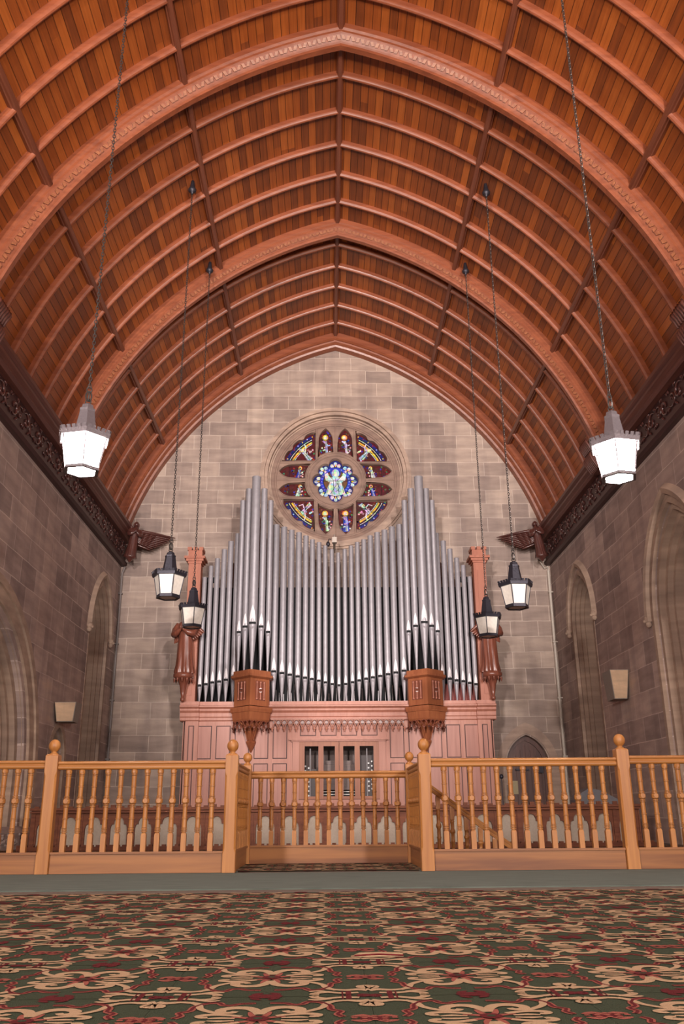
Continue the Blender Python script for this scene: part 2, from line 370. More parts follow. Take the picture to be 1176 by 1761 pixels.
def sweep(mb, prof, y0, n=40, t0=0, t1=1, m=0):
    """closed profile [(rho, dy)] swept along both halves of the arch"""
    k = len(prof)
    for side in (-1, 1):
        vs = []
        for i in range(n + 1):
            t = t0 + (t1 - t0) * i / n
            for rho, dy in prof:
                x, z = arcpt(rho, t, side); vs.append((x, y0 + dy, z))
        mb.add(vs, [(i * k + j, i * k + (j + 1) % k, (i + 1) * k + (j + 1) % k, (i + 1) * k + j) for i in range(n) for j in range(k)], m)
        mb.add(vs[:k], [tuple(range(k))], m)
PURL = [0.335, 0.668]
yb = 21.78; mains = [yb] + [yb + .2 - 5.2 * k for k in range(1, 6)]
for y in mains[1:]:
    mb = MB()
    sweep(mb, [(RB, -.20), (8.20, -.20), (8.17, -.17), (8.13, -.17), (8.11, -.15), (8.02, -.07), (8.0, -.05), (7.96, -.04), (7.96, .06), (8.02, .08), (8.1, .10), (RB, .10)], y)
    for side in (-1, 1):
        L = 8.0 * (acos(AX / 8.0) - asin((SPR - AZ) / 8.0)); nb = int(L / .085)
        for i in range(nb):
            t = (i + .5) / nb
            x, z = arcpt(8.07, t, side); x2, z2 = arcpt(8.12, t, side)
            d = Vector((x2 - x, 0, z2 - z)).normalized(); tt = Vector((-d.z, 0, d.x))
            c = Vector((x, y - .12, z)); q = Vector((0, -1, 0)) * .7 - d * .7; p = d * .7 - Vector((0, 1, 0)) * .7
            sgn = 1 if i % 2 else -1
            vs = [c + tt * (a * .026) + p * (b * .034) + q * (e * .026) + tt * sgn * b * .012 for a in (-1, 1) for b in (-1, 1) for e in (-1, 1)]
            mb.add(vs, [(0, 1, 3, 2), (4, 6, 7, 5), (0, 4, 5, 1), (2, 3, 7, 6), (0, 2, 6, 4), (1, 5, 7, 3)], 1)
    mb.build('carved_rib', [M_rib, M_carv], ceil)
mb = MB()
sweep(mb, [(RB, -.22), (8.14, -.22), (8.1, -.17), (8.1, -.13), (8.06, -.12), (8.02, -.02), (7.97, 0), (7.96, .21), (RB, .21)], yb)
mb.build('carved_rib', [M_rib, M_carv], ceil)
proto = None
for y in mains:
    for k in range(1, 6):
        yy = y - 5.2 / 6 * k
        if yy < WF + .3: continue
        if proto is None:
            mb = MB(); sweep(mb, [(RB, -.045), (8.22, -.045), (8.20, -.036), (8.18, -.022), (8.172, 0), (8.18, .022), (8.20, .036), (8.22, .045), (RB, .045)], 0)
            proto = mb.build('ceiling_rib', M_rib, ceil); o = proto
        else: o = proto.copy(); COL.objects.link(o)
        o.location.y = yy
for t, sides in ((PURL[0], (-1, 1)), (PURL[1], (-1, 1)), (1, (1,))):
    for side in sides:
        mb = MB()
        if t < 1:
            (x0, z0), (x1, z1) = arcpt(RB, t, side), arcpt(8.06, t, side)
            d = Vector((x1 - x0, 0, z1 - z0)); d.normalize(); tt = Vector((d.z, 0, -d.x)); c = Vector((x0, 0, z0))
        else:
            c = Vector((XC, 0, arcpt(RB, 1, 1)[1])); d = Vector((0, 0, -1)); tt = Vector((1, 0, 0))
        pr = [(-.065, -.02), (-.065, .07), (-.05, .08), (-.045, .12), (-.03, .135), (.03, .135), (.045, .12), (.05, .08), (.065, .07), (.065, -.02)]
        vs = [c + tt * a + d * b + Vector((0, y, 0)) for y in (WF + .05, WB - .02) for a, b in pr]
        k = len(pr); mb.add(vs, [(j, (j + 1) % k, (j + 1) % k + k, j + k) for j in range(k)] + [tuple(range(k)), tuple(range(k, 2 * k))])
        mb.build('ridge_beam' if t == 1 else 'purlin', M_purl, ceil)

# ------------------------------------------------------------------ back wall, rose window opening, door opening
RX, RZ, RR = .25, 9.15, 1.86
D1 = (4.9, .52, 1.62, 2.33)     # door: centre, half width, spring, apex
mb = MB()
gable = [(WL - .02, 0), (WL - .02, 7.4)] + [arcpt(RB + .05, i / 30, -1) for i in range(31)] + [arcpt(RB + .05, i / 30, 1) for i in range(29, -1, -1)] + [(WR + .02, 7.4), (WR + .02, 0)]
door_path = arch(*D1[:2], D1[2], D1[3], .0)
outer = [(WL - .02, 0)] + gable[1:-1] + [(WR + .02, 0)] + door_path[::-1]
mb.holed(outer, [circle(RX, RZ, RR, 72)], 0, fB)
mb.strip(door_path, 0, -.45, fB)
mb.strip(circle(RX, RZ, RR, 72), 0, -.40, fB, 0, True)
mb.prism(gable, -.75, -.60, fB)
wb = struct(mb.build('wall_back', M_back))
# ring mouldings
mb = MB()
def ring(mb, r0, r1, d0, d1, m=0, n=72):
    for ra, rb, da, db in ((r0, r0, d0, d1), (r0, r1, d1, d1), (r1, r1, d1, d0)):
        mb.band(circle(RX, RZ, ra, n), circle(RX, RZ, rb, n), fB, m, True, da, db)
ring(mb, 1.99, 2.05, -.01, .05); ring(mb, 1.93, 1.99, -.01, .10); ring(mb, RR - .02, 1.93, -.08, .03)
ring(mb, 1.80, RR, -.2, -.10); ring(mb, 1.76, 1.81, -.28, -.16)
win = mb.build('window_1', M_dress); struct(win)
# splayed plain ring
mb = MB()
mb.band(circle(RX, RZ, 1.80, 72), circle(RX, RZ, 1.64, 72), fB, 0, True, -.17, -.24)
mb.build('stone_ring', M_trac, win)
# tracery
def rot4(p, k):
    x, y = p
    for _ in range(k): x, y = -y, x
    return (x, y)
def octofoil(r, n=96):
    out = []
    for i in range(n):
        a = 2 * pi * i / n; q = abs(cos(4 * a))
        rr = r * (.84 + .16 * q ** .6) * (1.0 + (.08 if (round(a / (pi / 4)) % 2 == 0) else 0) * q)
        out.append((rr * cos(a), rr * sin(a)))
    return out
def light_up(mirror=1):
    # one pointed light of the upper pair (right of the centre line)
    w_, c = .205, .27
    p = [(c + w_, .86), (c + w_, 1.12)]
    pts = arch(c, w_, 1.18, 1.56, .70, 8)
    # bottom follows the central ring
    base = [(c + w_ - 2 * w_ * i / 6, sqrt(.80 ** 2 - (c + w_ - 2 * w_ * i / 6) ** 2) + .04) for i in range(7)]
    pts = pts[1:-1] + base
    return [(mirror * x, y) for x, y in pts]
def quadrant():
    x0, y0, R = .575, .54, 1.58
    out = [(x0, y0), (sqrt(R * R - y0 * y0), y0)]
    a0, a1 = asin(y0 / R), acos(x0 / R); n = 30
    for i in range(1, n):
        a = a0 + (a1 - a0) * i / n; rr = R - .07 * abs(cos(3 * pi * (i / n))) ** 6 * (1 if 0 < i < n else 0)
        out.append((rr * cos(a), rr * sin(a)))
    out.append((x0, sqrt(R * R - x0 * x0))); return out
openings = [('medallion', octofoil(.60))]
for k in range(4):
    openings.append(('light', [rot4(p, k) for p in light_up(1)])); openings.append(('light', [rot4(p, k) for p in light_up(-1)][::-1]))
    openings.append(('quadrant', [rot4(p, k) for p in quadrant()]))
def fW(u, v, d): return fB(RX + u, RZ + v, d)
def shrink(loop, s):
    cx = sum(p[0] for p in loop) / len(loop); cy = sum(p[1] for p in loop) / len(loop)
    return [(cx + (x - cx) * s, cy + (y - cy) * s) for x, y in loop]
mb = MB()
disc = [(1.64 * cos(2 * pi * i / 72), 1.64 * sin(2 * pi * i / 72)) for i in range(72)]
holes = [o[1] for o in openings]
big = [shrink(h, 1.0) for h in holes]
mb.holed(disc, big, -.24, fW)
for h in big:
    mb.band(h, shrink(h, .955), fW, 0, True, -.24, -.30); mb.strip(shrink(h, .955), -.30, -.37, fW, 0, True); mb.tube([fW(p[0], p[1], -.235) for p in h], .014, 5, 0, True)
# raised mullion rolls
def roll(a, b, r=.022): mb.tube([fW(a[0], a[1], -.235), fW(b[0], b[1], -.235)], r, 6)
for k in range(4):
    for x in (-.525, 0, .525):
        y0 = .80 if x == 0 else sqrt(.8 ** 2 - x * x); y1 = 1.63 if x == 0 else sqrt(1.63 ** 2 - x * x)
        roll(rot4((x, y0), k), rot4((x, y1), k), .026 if x else .02)
for r_, q in ((.80, .026), (.715, .018), (1.64, .035)):
    mb.tube([fW(r_ * cos(2 * pi * i / 72), r_ * sin(2 * pi * i / 72), -.232) for i in range(72)], q, 6, closed=True)
mb.build('stone_tracery', M_trac, win)
# glass
GC = {'wine': (.075, .012, .014), 'red': (.26, .02, .025), 'blue': (.03, .05, .45), 'deep': (.015, .02, .15), 'white': (.62, .70, .76), 'yell': (.75, .45, .06),
      'pink': (.70, .35, .42), 'green': (.05, .22, .10), 'lead': (.01, .01, .012), 'flesh': (.72, .66, .58), 'pale': (.40, .52, .62), 'brown': (.15, .06, .03), 'lav': (.40, .42, .70)}
GN = list(GC); GM = []
for n_ in GN:
    m, nt, b = mat('stained_glass_' + n_)
    tc = N(nt, 'ShaderNodeTexCoord'); no = N(nt, 'ShaderNodeTexVoronoi'); no.inputs['Scale'].default_value = 14; nt.links.new(tc.outputs['Object'], no.inputs['Vector'])
    mx = N(nt, 'ShaderNodeMix', data_type='RGBA', blend_type='MULTIPLY'); mx.inputs[0].default_value = .55
    mx.inputs[6].default_value = (*[min(1, c * 1.5) for c in GC[n_]], 1); nt.links.new(no.outputs['Color'], mx.inputs[7])
    nt.links.new(mx.outputs[2], b.inputs['Base Color']); b.inputs['Roughness'].default_value = .25
    GM.append(m)
def G(n): return GN.index(n)
LAY = [0]
def poly(mb, pts, col, lay):
    d = -.36 + .0012 * lay
    mb.prism(pts, d - .001, d, fW, G(col))
def blob(cx, cy, rx, ry, n=12, a=0): return [(cx + rx * cos(2 * pi * i / n) * cos(a) - ry * sin(2 * pi * i / n) * sin(a), cy + rx * cos(2 * pi * i / n) * sin(a) + ry * sin(2 * pi * i / n) * cos(a)) for i in range(n)]
def rib2(pts, w_):
    out = []; n = len(pts)
    for i, (x, y) in enumerate(pts):
        a = pts[max(0, i - 1)]; b_ = pts[min(n - 1, i + 1)]; dx, dy = b_[0] - a[0], b_[1] - a[1]; L = hypot(dx, dy) or 1
        ww = w_[i] if isinstance(w_, (list, tuple)) else w_
        out.append(((x - dy / L * ww, y + dx / L * ww), (x + dy / L * ww, y - dx / L * ww)))
    return [o[0] for o in out] + [o[1] for o in out][::-1]
def inside(p, loop):
    x, y = p; c = False; n = len(loop)
    for i in range(n):
        (x1, y1), (x2, y2) = loop[i], loop[i - 1]
        if (y1 > y) != (y2 > y) and x < (x2 - x1) * (y - y1) / (y2 - y1) + x1: c = not c
    return c
# figures stand upright in the window whatever the light's direction
for kind, lp in openings:
    mb = MB(); cx = sum(p[0] for p in lp) / len(lp); cy = sum(p[1] for p in lp) / len(lp)
    xs = [p[0] for p in lp]; ys = [p[1] for p in lp]; cx = (min(xs) + max(xs)) / 2; cy = (min(ys) + max(ys)) / 2
    rnd = random.Random(int((cx * 31 + cy * 17) * 1000))
    poly(mb, lp, 'wine' if kind != 'medallion' else 'deep', 0)
    def put(pts, col, lay):
        if all(inside(p, lp) for p in pts): poly(mb, pts, col, lay)
    def figure(cx, cy, s, robe, tilt):
        T = lambda pts: [(cx + s * (x * cos(tilt) - y * sin(tilt)), cy + s * (x * sin(tilt) + y * cos(tilt))) for x, y in pts]
        put(T([(-.35, -1), (.35, -1), (.3, -.3), (.18, .45), (-.18, .45), (-.28, -.3)]), robe[0], 2)
        put(T([(-.05, -.95), (.2, -.95), (.16, -.2), (.1, .4), (-.02, .4)]), robe[1], 3)
        put(T([(-.3, .35), (-.16, .45), (.28, -.05), (.42, .02), (.42, -.12), (.2, -.16)]), robe[1], 4)
        put(T(blob(0, .72, .27, .28)), 'yell', 3); put(T(blob(0, .7, .16, .19)), 'flesh', 5)
        put(T(rib2([(-.3, -.98), (-.2, .4)], .02)), 'lead', 6); put(T(rib2([(.3, -.98), (.2, .4)], .02)), 'lead', 6)
        put(T(rib2([(0, -.98), (.04, .4)], .015)), 'lead', 6); put(T(rib2([(-.28, -.3), (.3, -.35)], .018)), 'lead', 6)
    if kind == 'medallion':
        for i in range(8):
            a = pi / 4 * i; r_ = .47
            for da, q in ((-.2, .0), (0, .05), (.2, 0)):
                c = ((r_ + q) * cos(a + da), (r_ + q) * sin(a + da)); put(blob(*c, .06, .05, 8, a + da), 'white' if (i + int(da * 5)) % 2 else 'pale', 2)
            put(blob(.47 * cos(a), .47 * sin(a), .035, .02, 8, a), 'yell', 4)
        poly(mb, blob(0, 0, .43, .43, 40), 'lead', 3); poly(mb, blob(0, 0, .42, .42, 40), 'blue', 4); poly(mb, blob(0, 0, .335, .335, 40), 'lead', 5); poly(mb, blob(0, 0, .32, .32, 40), 'brown', 6)
        for i in range(28):
            a = 2 * pi * i / 28; poly(mb, blob(.378 * cos(a), .378 * sin(a), .014, .014, 6), 'lav', 5)
        poly(mb, blob(0, .27, .15, .15, 20), 'blue', 7); poly(mb, blob(0, .24, .105, .13, 16), 'pale', 8); poly(mb, blob(0, .225, .05, .07, 14), 'flesh', 9)
        poly(mb, [(-.30, .20), (-.22, .27), (-.14, .12), (0, .14), (.14, .12), (.22, .27), (.30, .20), (.27, .04), (.17, -.02), (.22, -.2), (.27, -.36), (0, -.42), (-.27, -.36), (-.22, -.2), (-.17, -.02), (-.27, .04)], 'white', 7)
        poly(mb, blob(-.28, .29, .028, .04), 'flesh', 8); poly(mb, blob(.28, .29, .028, .04), 'flesh', 8)
        poly(mb, [(-.14, -.05), (.1, .02), (.18, -.2), (.08, -.38), (-.12, -.36)], 'pale', 8)
        for pts in ([(-.2, .2), (-.06, .05), (-.04, -.38)], [(.2, .2), (.06, .05), (.1, -.38)], [(0, .1), (.02, -.1), (-.14, -.36)], [(-.16, 0), (-.2, -.2), (-.24, -.35)], [(.17, 0), (.2, -.2), (.22, -.33)], [(.05, -.05), (.12, -.2), (.0, -.3)]):
            poly(mb, rib2(pts, .006), 'lead', 10)
        poly(mb, rib2([(-.56, .02), (.56, .02)], .008), 'lead', 11)
    else:
        # scattered quarries
        for i in range(46):
            p = (rnd.uniform(min(xs), max(xs)), rnd.uniform(min(ys), max(ys)))
            r_ = rnd.uniform(.018, .034); col = rnd.choice(['red', 'brown', 'green', 'deep', 'red', 'wine', 'blue'])
            put(blob(*p, r_, r_ * .8, 7, rnd.uniform(0, 3)), col, 1)
        robe = rnd.choice([('blue', 'lav'), ('white', 'pale'), ('brown', 'yell'), ('pale', 'white'), ('blue', 'green')])
        if kind == 'light':
            tilt = rnd.uniform(-.12, .12); vert = abs(cy) > abs(cx); sgn = 1 if cx > 0 else -1
            if vert: figure(cx, cy - .02, .30, robe, tilt)
            else: figure(cx - sgn * .12, cy, .19, robe, sgn * .25)
            for i in range(5):
                q = (cx + rnd.uniform(-.15, .15) if vert else cx - sgn * rnd.uniform(.12, .26), cy + rnd.uniform(-.3, -.1) if vert else cy + rnd.uniform(-.14, .14))
                put(blob(*q, .024, .024, 8), rnd.choice(['pink', 'white']), 5)
        else:
            sx, sy = (1 if cx > 0 else -1), (1 if cy > 0 else -1)
            for r_, col, ww in ((1.440, 'lead', .055), (1.480, 'deep', .035), (1.410, 'white', .008), (1.335, 'lead', .038), (1.335, 'yell', .024), (1.290, 'white', .007)):
                a0 = asin(.58 / r_) + .03; a1 = acos(.615 / r_) - .03
                pts = rib2([(sx * r_ * cos(a0 + (a1 - a0) * i / 14), sy * r_ * sin(a0 + (a1 - a0) * i / 14)) for i in range(15)], ww); poly(mb, pts, col, {'lead': 2, 'deep': 3, 'white': 4, 'yell': 4}[col])
            for i in range(9):
                a = asin(.6 / 1.49) + .06 + i * .108
                if a < acos(.62 / 1.49): put(blob(sx * 1.485 * cos(a), sy * 1.485 * sin(a), .02, .02, 8), rnd.choice(['red', 'yell', 'lav']), 5)
            fx, fy = sx * .84, sy * .82; 
            figure(fx, fy, .20, ('white', 'pale'), -sx * sy * .7 + (pi if sy < 0 else 0) * 0)
            put(rib2([(fx, fy), (fx - sx * .16, fy - sy * .17)], [.03, .05]), 'pale', 4); put(rib2([(fx + .02, fy), (fx - sx * .13, fy - sy * .18)], .008), 'green', 5)
            put(rib2([(fx - .02, fy + .05), (fx + sx * .05, fy + .16), (fx + sx * .16, fy + .12)], .014), 'white', 5)
            put(rib2([(fx, fy), (fx - sx * .02, fy + sy * .2), (fx + sx * .02, fy + sy * .30)], .014), 'white', 5)
            for i in range(9):
                put(blob(sx * rnd.uniform(.62, .78), sy * rnd.uniform(.60, .95), .027, .027, 8), rnd.choice(['pink', 'pink', 'red', 'white']), 3)
    if kind != 'medallion':
        for q in (.33, .66):
            if kind == 'light' and abs(cy) < abs(cx):
                x = min(xs) + (max(xs) - min(xs)) * q; put(rib2([(x, cy - .17), (x, cy + .17)], .005), 'lead', 8)
            else:
                y = min(ys) + (max(ys) - min(ys)) * q; put(rib2([(cx - .15, y), (cx + .15, y)], .005), 'lead', 8)
    mb.build('glass_light' if kind != 'medallion' else 'glass_medallion', GM, win)

# door in the back wall
mb = MB()
leaf = arch(D1[0], D1[1] + .0, D1[2], D1[3], 0.0)
mb.prism(leaf, -.30, -.24, fB)
inner = arch(D1[0], D1[1] - .09, D1[2], D1[3] - .12, .0)
outp = arch(D1[0], D1[1], D1[2], D1[3], .0)
mb.band(outp, inner, fB, 0, False, -.19, -.19); mb.strip(inner, -.19, -.24, fB)
for i in range(-3, 4):
    x = D1[0] + i * .125; mb.tube([fB(x, .02, -.237), fB(x, 2.12 - abs(i) * .13, -.237)], .008, 6)
dr = struct(mb.build('door_1', M_door))
mb = MB(); mb.box(4.36 + .14, 4.36 + .30, WB + .20, WB + .24, .95, 1.26); mb.build('notice_board', plain('door_plate', (.45, .36, .2), .5), dr)
mb = MB(); mb.box(4.42, 4.48, WB + .16, WB + .24, 1.0, 1.25); mb.tube([(4.45, WB + .16, .96), (4.5, WB + .12, .9), (4.5, WB + .2, .82)], .02, 6); mb.build('door_handle', M_iron, dr)
mb = MB(); mb.box(4.62, 4.95, WB + .14, WB + .2, 1.50, 1.54); mb.box(5.08, 5.28, WB + .1, WB + .2, 1.44, 1.60); mb.build('door_closer', M_iron, dr)
# door arch surround
mb = MB()
mb.band(arch(D1[0], .76, D1[2] - .05, 2.63, 0), arch(D1[0], .56, D1[2], 2.37, 0), fB, 0, False, .012, .012)
mb.strip(arch(D1[0], .76, D1[2] - .05, 2.63, 0), -.01, .012, fB); mb.band(arch(D1[0], .56, D1[2], 2.37, 0), arch(D1[0], .52, D1[2], 2.33, 0), fB, 0, False, .012, -.06)
struct(mb.build('trim_1', M_dress))

# ------------------------------------------------------------------ side walls
def side_wall(fn, name, archs):
    """archs: (centre, half width, spring, apex, sill, depth)"""
    mb = MB(); U0, U1 = WF, WB + .02
    pts = [(U0, 7.4), (U0, 0)]
    holes = []
    for c, w_, s_, a_, z0, dep in sorted(archs):
        p = arch(c, w_, s_, a_, z0)
        if z0 <= 0: pts += p
        else: holes.append(p)
        mb.strip(p, 0, -dep, fn, 0, z0 > 0)
    pts += [(U1, 0), (U1, 7.4)]
    mb.holed(pts, holes, 0, fn)
    mb.prism([(U0, 0), (U1, 0), (U1, 7.4), (U0, 7.4)], -.9, -.7, fn)
    for c, w_, s_, a_, z0, dep in archs:
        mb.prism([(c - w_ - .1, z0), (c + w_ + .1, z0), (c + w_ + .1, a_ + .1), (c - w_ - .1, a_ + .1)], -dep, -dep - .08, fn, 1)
    return struct(mb.build(name, [M_side, M_niche]))
LA = [(20.35, .80, 4.55, 5.72, 0, .42), (13.5, 2.55, 1.1, 3.75, 0, .5), (17.95, .5, 1.55, 2.2, 0, .4), (4.5, 2.5, 1.1, 3.75, 0, .5)]
RA = [(19.6, .80, 4.65, 5.75, 0, .42), (14.02, 1.25, 3.75, 5.55, 0, .5), (6.0, 1.25, 3.75, 5.55, 0, .5)]
side_wall(fL, 'wall_left', LA); side_wall(fR, 'wall_right', RA)
def surround(fn, name, c, w_, s_, a_, dep, rings, hood=None, z0=0, M=M_dress_side):
    mb = MB()
    # stepped mouldings inside the reveal and on the face: rings = (outer offset, inner offset, depth)
    for o0, o1, d in rings:
        if o0 == 0: o0 = -.006
        if o1 == 0: o1 = -.004
        k = (a_ - s_) / w_
        A = arch(c, w_ + o0, s_, a_ + o0 * max(1, k * .9), z0); B = arch(c, w_ + o1, s_, a_ + o1 * max(1, k * .9), z0)
        mb.band(A, B, fn, 0, False, d, d); mb.strip(B, d, -dep if o1 < -.01 else -.055, fn); mb.strip(A, d, d - .02 if o0 <= 0 else -.02, fn)
    if hood:
        ho, hw, hd, drop = hood
        k = (a_ - s_) / w_
        A = arch(c, w_ + ho + hw, s_, a_ + (ho + hw) * max(1, k * .9), s_ - drop); B = arch(c, w_ + ho, s_, a_ + ho * max(1, k * .9), s_ - drop)
        Cc = arch(c, w_ + ho + hw * .5, s_, a_ + (ho + hw * .5) * max(1, k * .9), s_ - drop)
        mb.band(A, Cc, fn, 0, False, .0, hd); mb.band(Cc, B, fn, 0, False, hd, hd * .8); mb.strip(B, hd * .8, 0, fn)
        for sg in (-1, 1):
            u = c + sg * (w_ + ho + hw / 2)
            for q, r_ in ((0, .075), (-.09, .06), (.06, .05)):
                p = fn(u + q * .3, s_ - drop + q, .05); mb.ball(p, r_, 0, 8, 6)
            p = fn(u, s_ - drop - .03, .11); mb.ball(p, .035, 0, 6, 5)
    return struct(mb.build(name, M))
R1 = [(-.006, -.07, -.06), (-.07, -.13, -.15), (-.13, -.18, -.24), (.09, 0, .012)]
surround(fL, 'trim_2', 20.35, .80, 4.55, 5.72, .42, R1, (.14, .13, .09, .0))
surround(fR, 'trim_3', 19.6, .80, 4.65, 5.75, .42, R1, (.16, .14, .09, .05))
surround(fR, 'trim_4', 14.02, 1.25, 3.75, 5.55, .5, [(0, -.1, -.08), (-.1, -.2, -.2), (-.2, -.28, -.3), (.1, 0, .012)], (.12, .15, .1, -.05))
surround(fL, 'trim_5', 13.5, 2.55, 1.1, 3.75, .5, [(.5, .36, .09), (.36, .12, .05), (.12, 0, -.04), (0, -.14, -.12), (-.14, -.24, -.22), (-.24, -.3, -.3)])
surround(fL, 'trim_6', 17.95, .5, 1.55, 2.2, .4, [(.12, 0, .012), (0, -.05, -.1)])
mb = MB(); mb.prism(arch(17.95, .5, 1.55, 2.2, 0), -.30, -.25, fL)
for i in range(-3, 4): mb.tube([fL(17.95 + i * .13, .02, -.248), fL(17.95 + i * .13, 2.0 - abs(i) * .12, -.248)], .008, 6)
struct(mb.build('door_2', M_door))
# inner stone arch inside the big right niche
mb = MB(); mb.band(arch(13.4, .55, 3.4, 4.75, 0), arch(13.4, .5, 3.4, 4.68, 0), fR, 0, False, -.46, -.46); mb.strip(arch(13.4, .55, 3.4, 4.75, 0), -.5, -.46, fR); struct(mb.build('trim_7', M_dress_side))
# plinth ledge, left wall, with rock-faced carving
mb = MB(); mb.prism([(0, 0), (.16, 0), (.16, .26), (.11, .33), (.03, .36), (0, .36)], 10.0, 16.6, lambda u, v, d: (WL + u, d, v))
for i in range(110):
    y = random.uniform(13, 16.5); z = random.uniform(.03, .24)
    mb.ball((WL + .16, y, z), (.025, random.uniform(.03, .07), random.uniform(.02, .045)), 0, 7, 5)
struct(mb.build('baseboard_left', M_plinth))
# west wall behind the photographer
mb = MB(); mb.prism(gable, WF - .2, WF, lambda u, v, d: (u, d, v)); struct(mb.build('wall_front', M_back))
# floor
mb = MB(); mb.box(WL - .9, WR + .9, WF - .2, WB + .75, -.2, 0); struct(mb.build('floor', plain('floor_boards', (.10, .07, .05), .7)))

# ------------------------------------------------------------------ cornice with carved frieze
def scroll(mb, fn, u0, s=1.0, flip=1, m=0):
    """one carved vine unit .62 long in the frieze plane (u along wall, v 0..0.5)"""
    def sp(cu, cv, r0, r1, a0, a1, n=14): return [(cu + (r0 + (r1 - r0) * i / n) * cos(a0 + (a1 - a0) * i / n), cv + flip * (r0 + (r1 - r0) * i / n) * sin(a0 + (a1 - a0) * i / n)) for i in range(n + 1)]
    for pts, r in ((sp(.16, .25, .17, .03, -2.4, 3.6), .022), (sp(.45, .25, .16, .03, .6, 6.6), .020), (sp(.16, .25, .09, .02, 0, 4), .016)):
        n = len(pts); mb.tube([fn(u0 + a * s, b) for a, b in pts], [r * (.5 + .9 * sin(pi * (i + .6) / (n + .2))) for i in range(n)], 6, m)
    for cu, cv, a, l in ((.03, .42, .9, .10), (.30, .43, -.6, .11), (.30, .07, .7, .11), (.58, .08, -.9, .09), (.12, .26, .3, .06), (.47, .24, 1.2, .06), (.60, .40, .2, .08), (.0, .1, 2.2, .09), (.38, .30, 2.4, .08)):
        pts = [(u0 + s * (cu + l * (t - .5) * cos(a)), .25 + flip * (cv - .25) + flip * l * (t - .5) * sin(a) + .012 * sin(pi * t)) for t in (0, .2, .4, .6, .8, 1)]
        mb.tube([fn(*p) for p in pts], [.006, .02, .028, .026, .016, .004], 6, m)
for side, XW, nm in ((-1, WL, 'trim_8'), (1, WR, 'trim_9')):
    ix = lambda d: XW - side * d     # d = distance in from the wall
    X = lambda d, z: (ix(d), z)
    mb = MB(); Y0, Y1 = WF + .02, WB - .01
    f = lambda u, v, d: (u, d, v)
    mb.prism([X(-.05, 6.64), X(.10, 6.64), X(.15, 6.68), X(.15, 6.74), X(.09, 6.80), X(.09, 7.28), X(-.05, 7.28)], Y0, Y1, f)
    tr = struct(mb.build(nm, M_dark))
    mb = MB()
    mb.prism([X(-.05, 7.26), X(.20, 7.26), X(.24, 7.30), X(.24, 7.34), X(.30, 7.38), X(.30, 7.43), X(.27, 7.45), X(.33, 7.50), X(.33, 7.57), X(.24, 7.60), X(.22, 7.66), X(-.2, 7.68), X(-.2, 7.3)], Y0, Y1, f)
    mb.build('moulded_beam', M_beam, tr)
    mb = MB(); y = Y1 - .75; k = 0
    while y > 3:
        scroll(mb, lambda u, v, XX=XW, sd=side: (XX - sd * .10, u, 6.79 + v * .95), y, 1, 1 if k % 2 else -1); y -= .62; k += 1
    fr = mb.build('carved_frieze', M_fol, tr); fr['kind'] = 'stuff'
    # carved capitals where the main ribs spring
    for y in mains[1:5]:
        mb = MB()
        mb.prism([X(.18, 7.60), X(.36, 7.60), X(.40, 7.70), X(.40, 7.84), X(.34, 7.90), X(.1, 7.9)], y - .24, y + .24, f)
        mb.prism([X(.10, 7.22), X(.26, 7.22), X(.36, 7.46), X(.36, 7.6), X(.1, 7.6)], y - .2, y + .2, f)
        for i in range(7):
            yy = y - .22 + i * .073
            mb.tube([(ix(.38), yy, 7.62), (ix(.42), yy, 7.72), (ix(.47), yy, 7.80), (ix(.46), yy + .02, 7.86), (ix(.42), yy + .02, 7.83)], [.02, .028, .03, .026, .012], 6)
            mb.tube([(ix(.28), yy, 7.24), (ix(.36), yy, 7.38), (ix(.41), yy, 7.5), (ix(.40), yy, 7.56)], [.015, .026, .026, .012], 6)
        mb.build('carved_capital', M_beam, tr)

# ------------------------------------------------------------------ conduits in the corners
mb = MB(); mb.tube([(WL + .12, WB - .08, 6.62), (WL + .06, WB - .09, 6.45), (WL + .055, WB - .07, 6.2), (WL + .055, WB - .07, .0)], .028, 8)
for z in (1.8, 3.2, 4.6, 5.9): mb.box(WL + .0, WL + .1, WB - .11, WB - .03, z, z + .03)
tag(mb.build('conduit_pipe', plain('grey_conduit', (.20, .17, .16), .5)), 'thin grey conduit pipe running down the far left corner of the stone walls', 'pipe')
mb = MB(); mb.tube([(WR - .07, WB - .07, 6.5), (WR - .07, WB - .07, .0)], .036, 8)
mb.tube([(WR - .28, WB - .08, 6.75), (WR - .16, WB - .08, 6.55), (WR - .08, WB - .08, 6.6), (WR - .07, WB - .07, 6.5)], .018, 8)
for z in (1.8, 3.2, 4.6, 5.9): mb.box(WR - .12, WR, WB - .12, WB - .03, z, z + .03)
tag(mb.build('conduit_pipe', plain('cream_conduit', (.62, .55, .47), .5)), 'thick cream-white conduit pipe running down the far right corner of the stone walls', 'pipe')

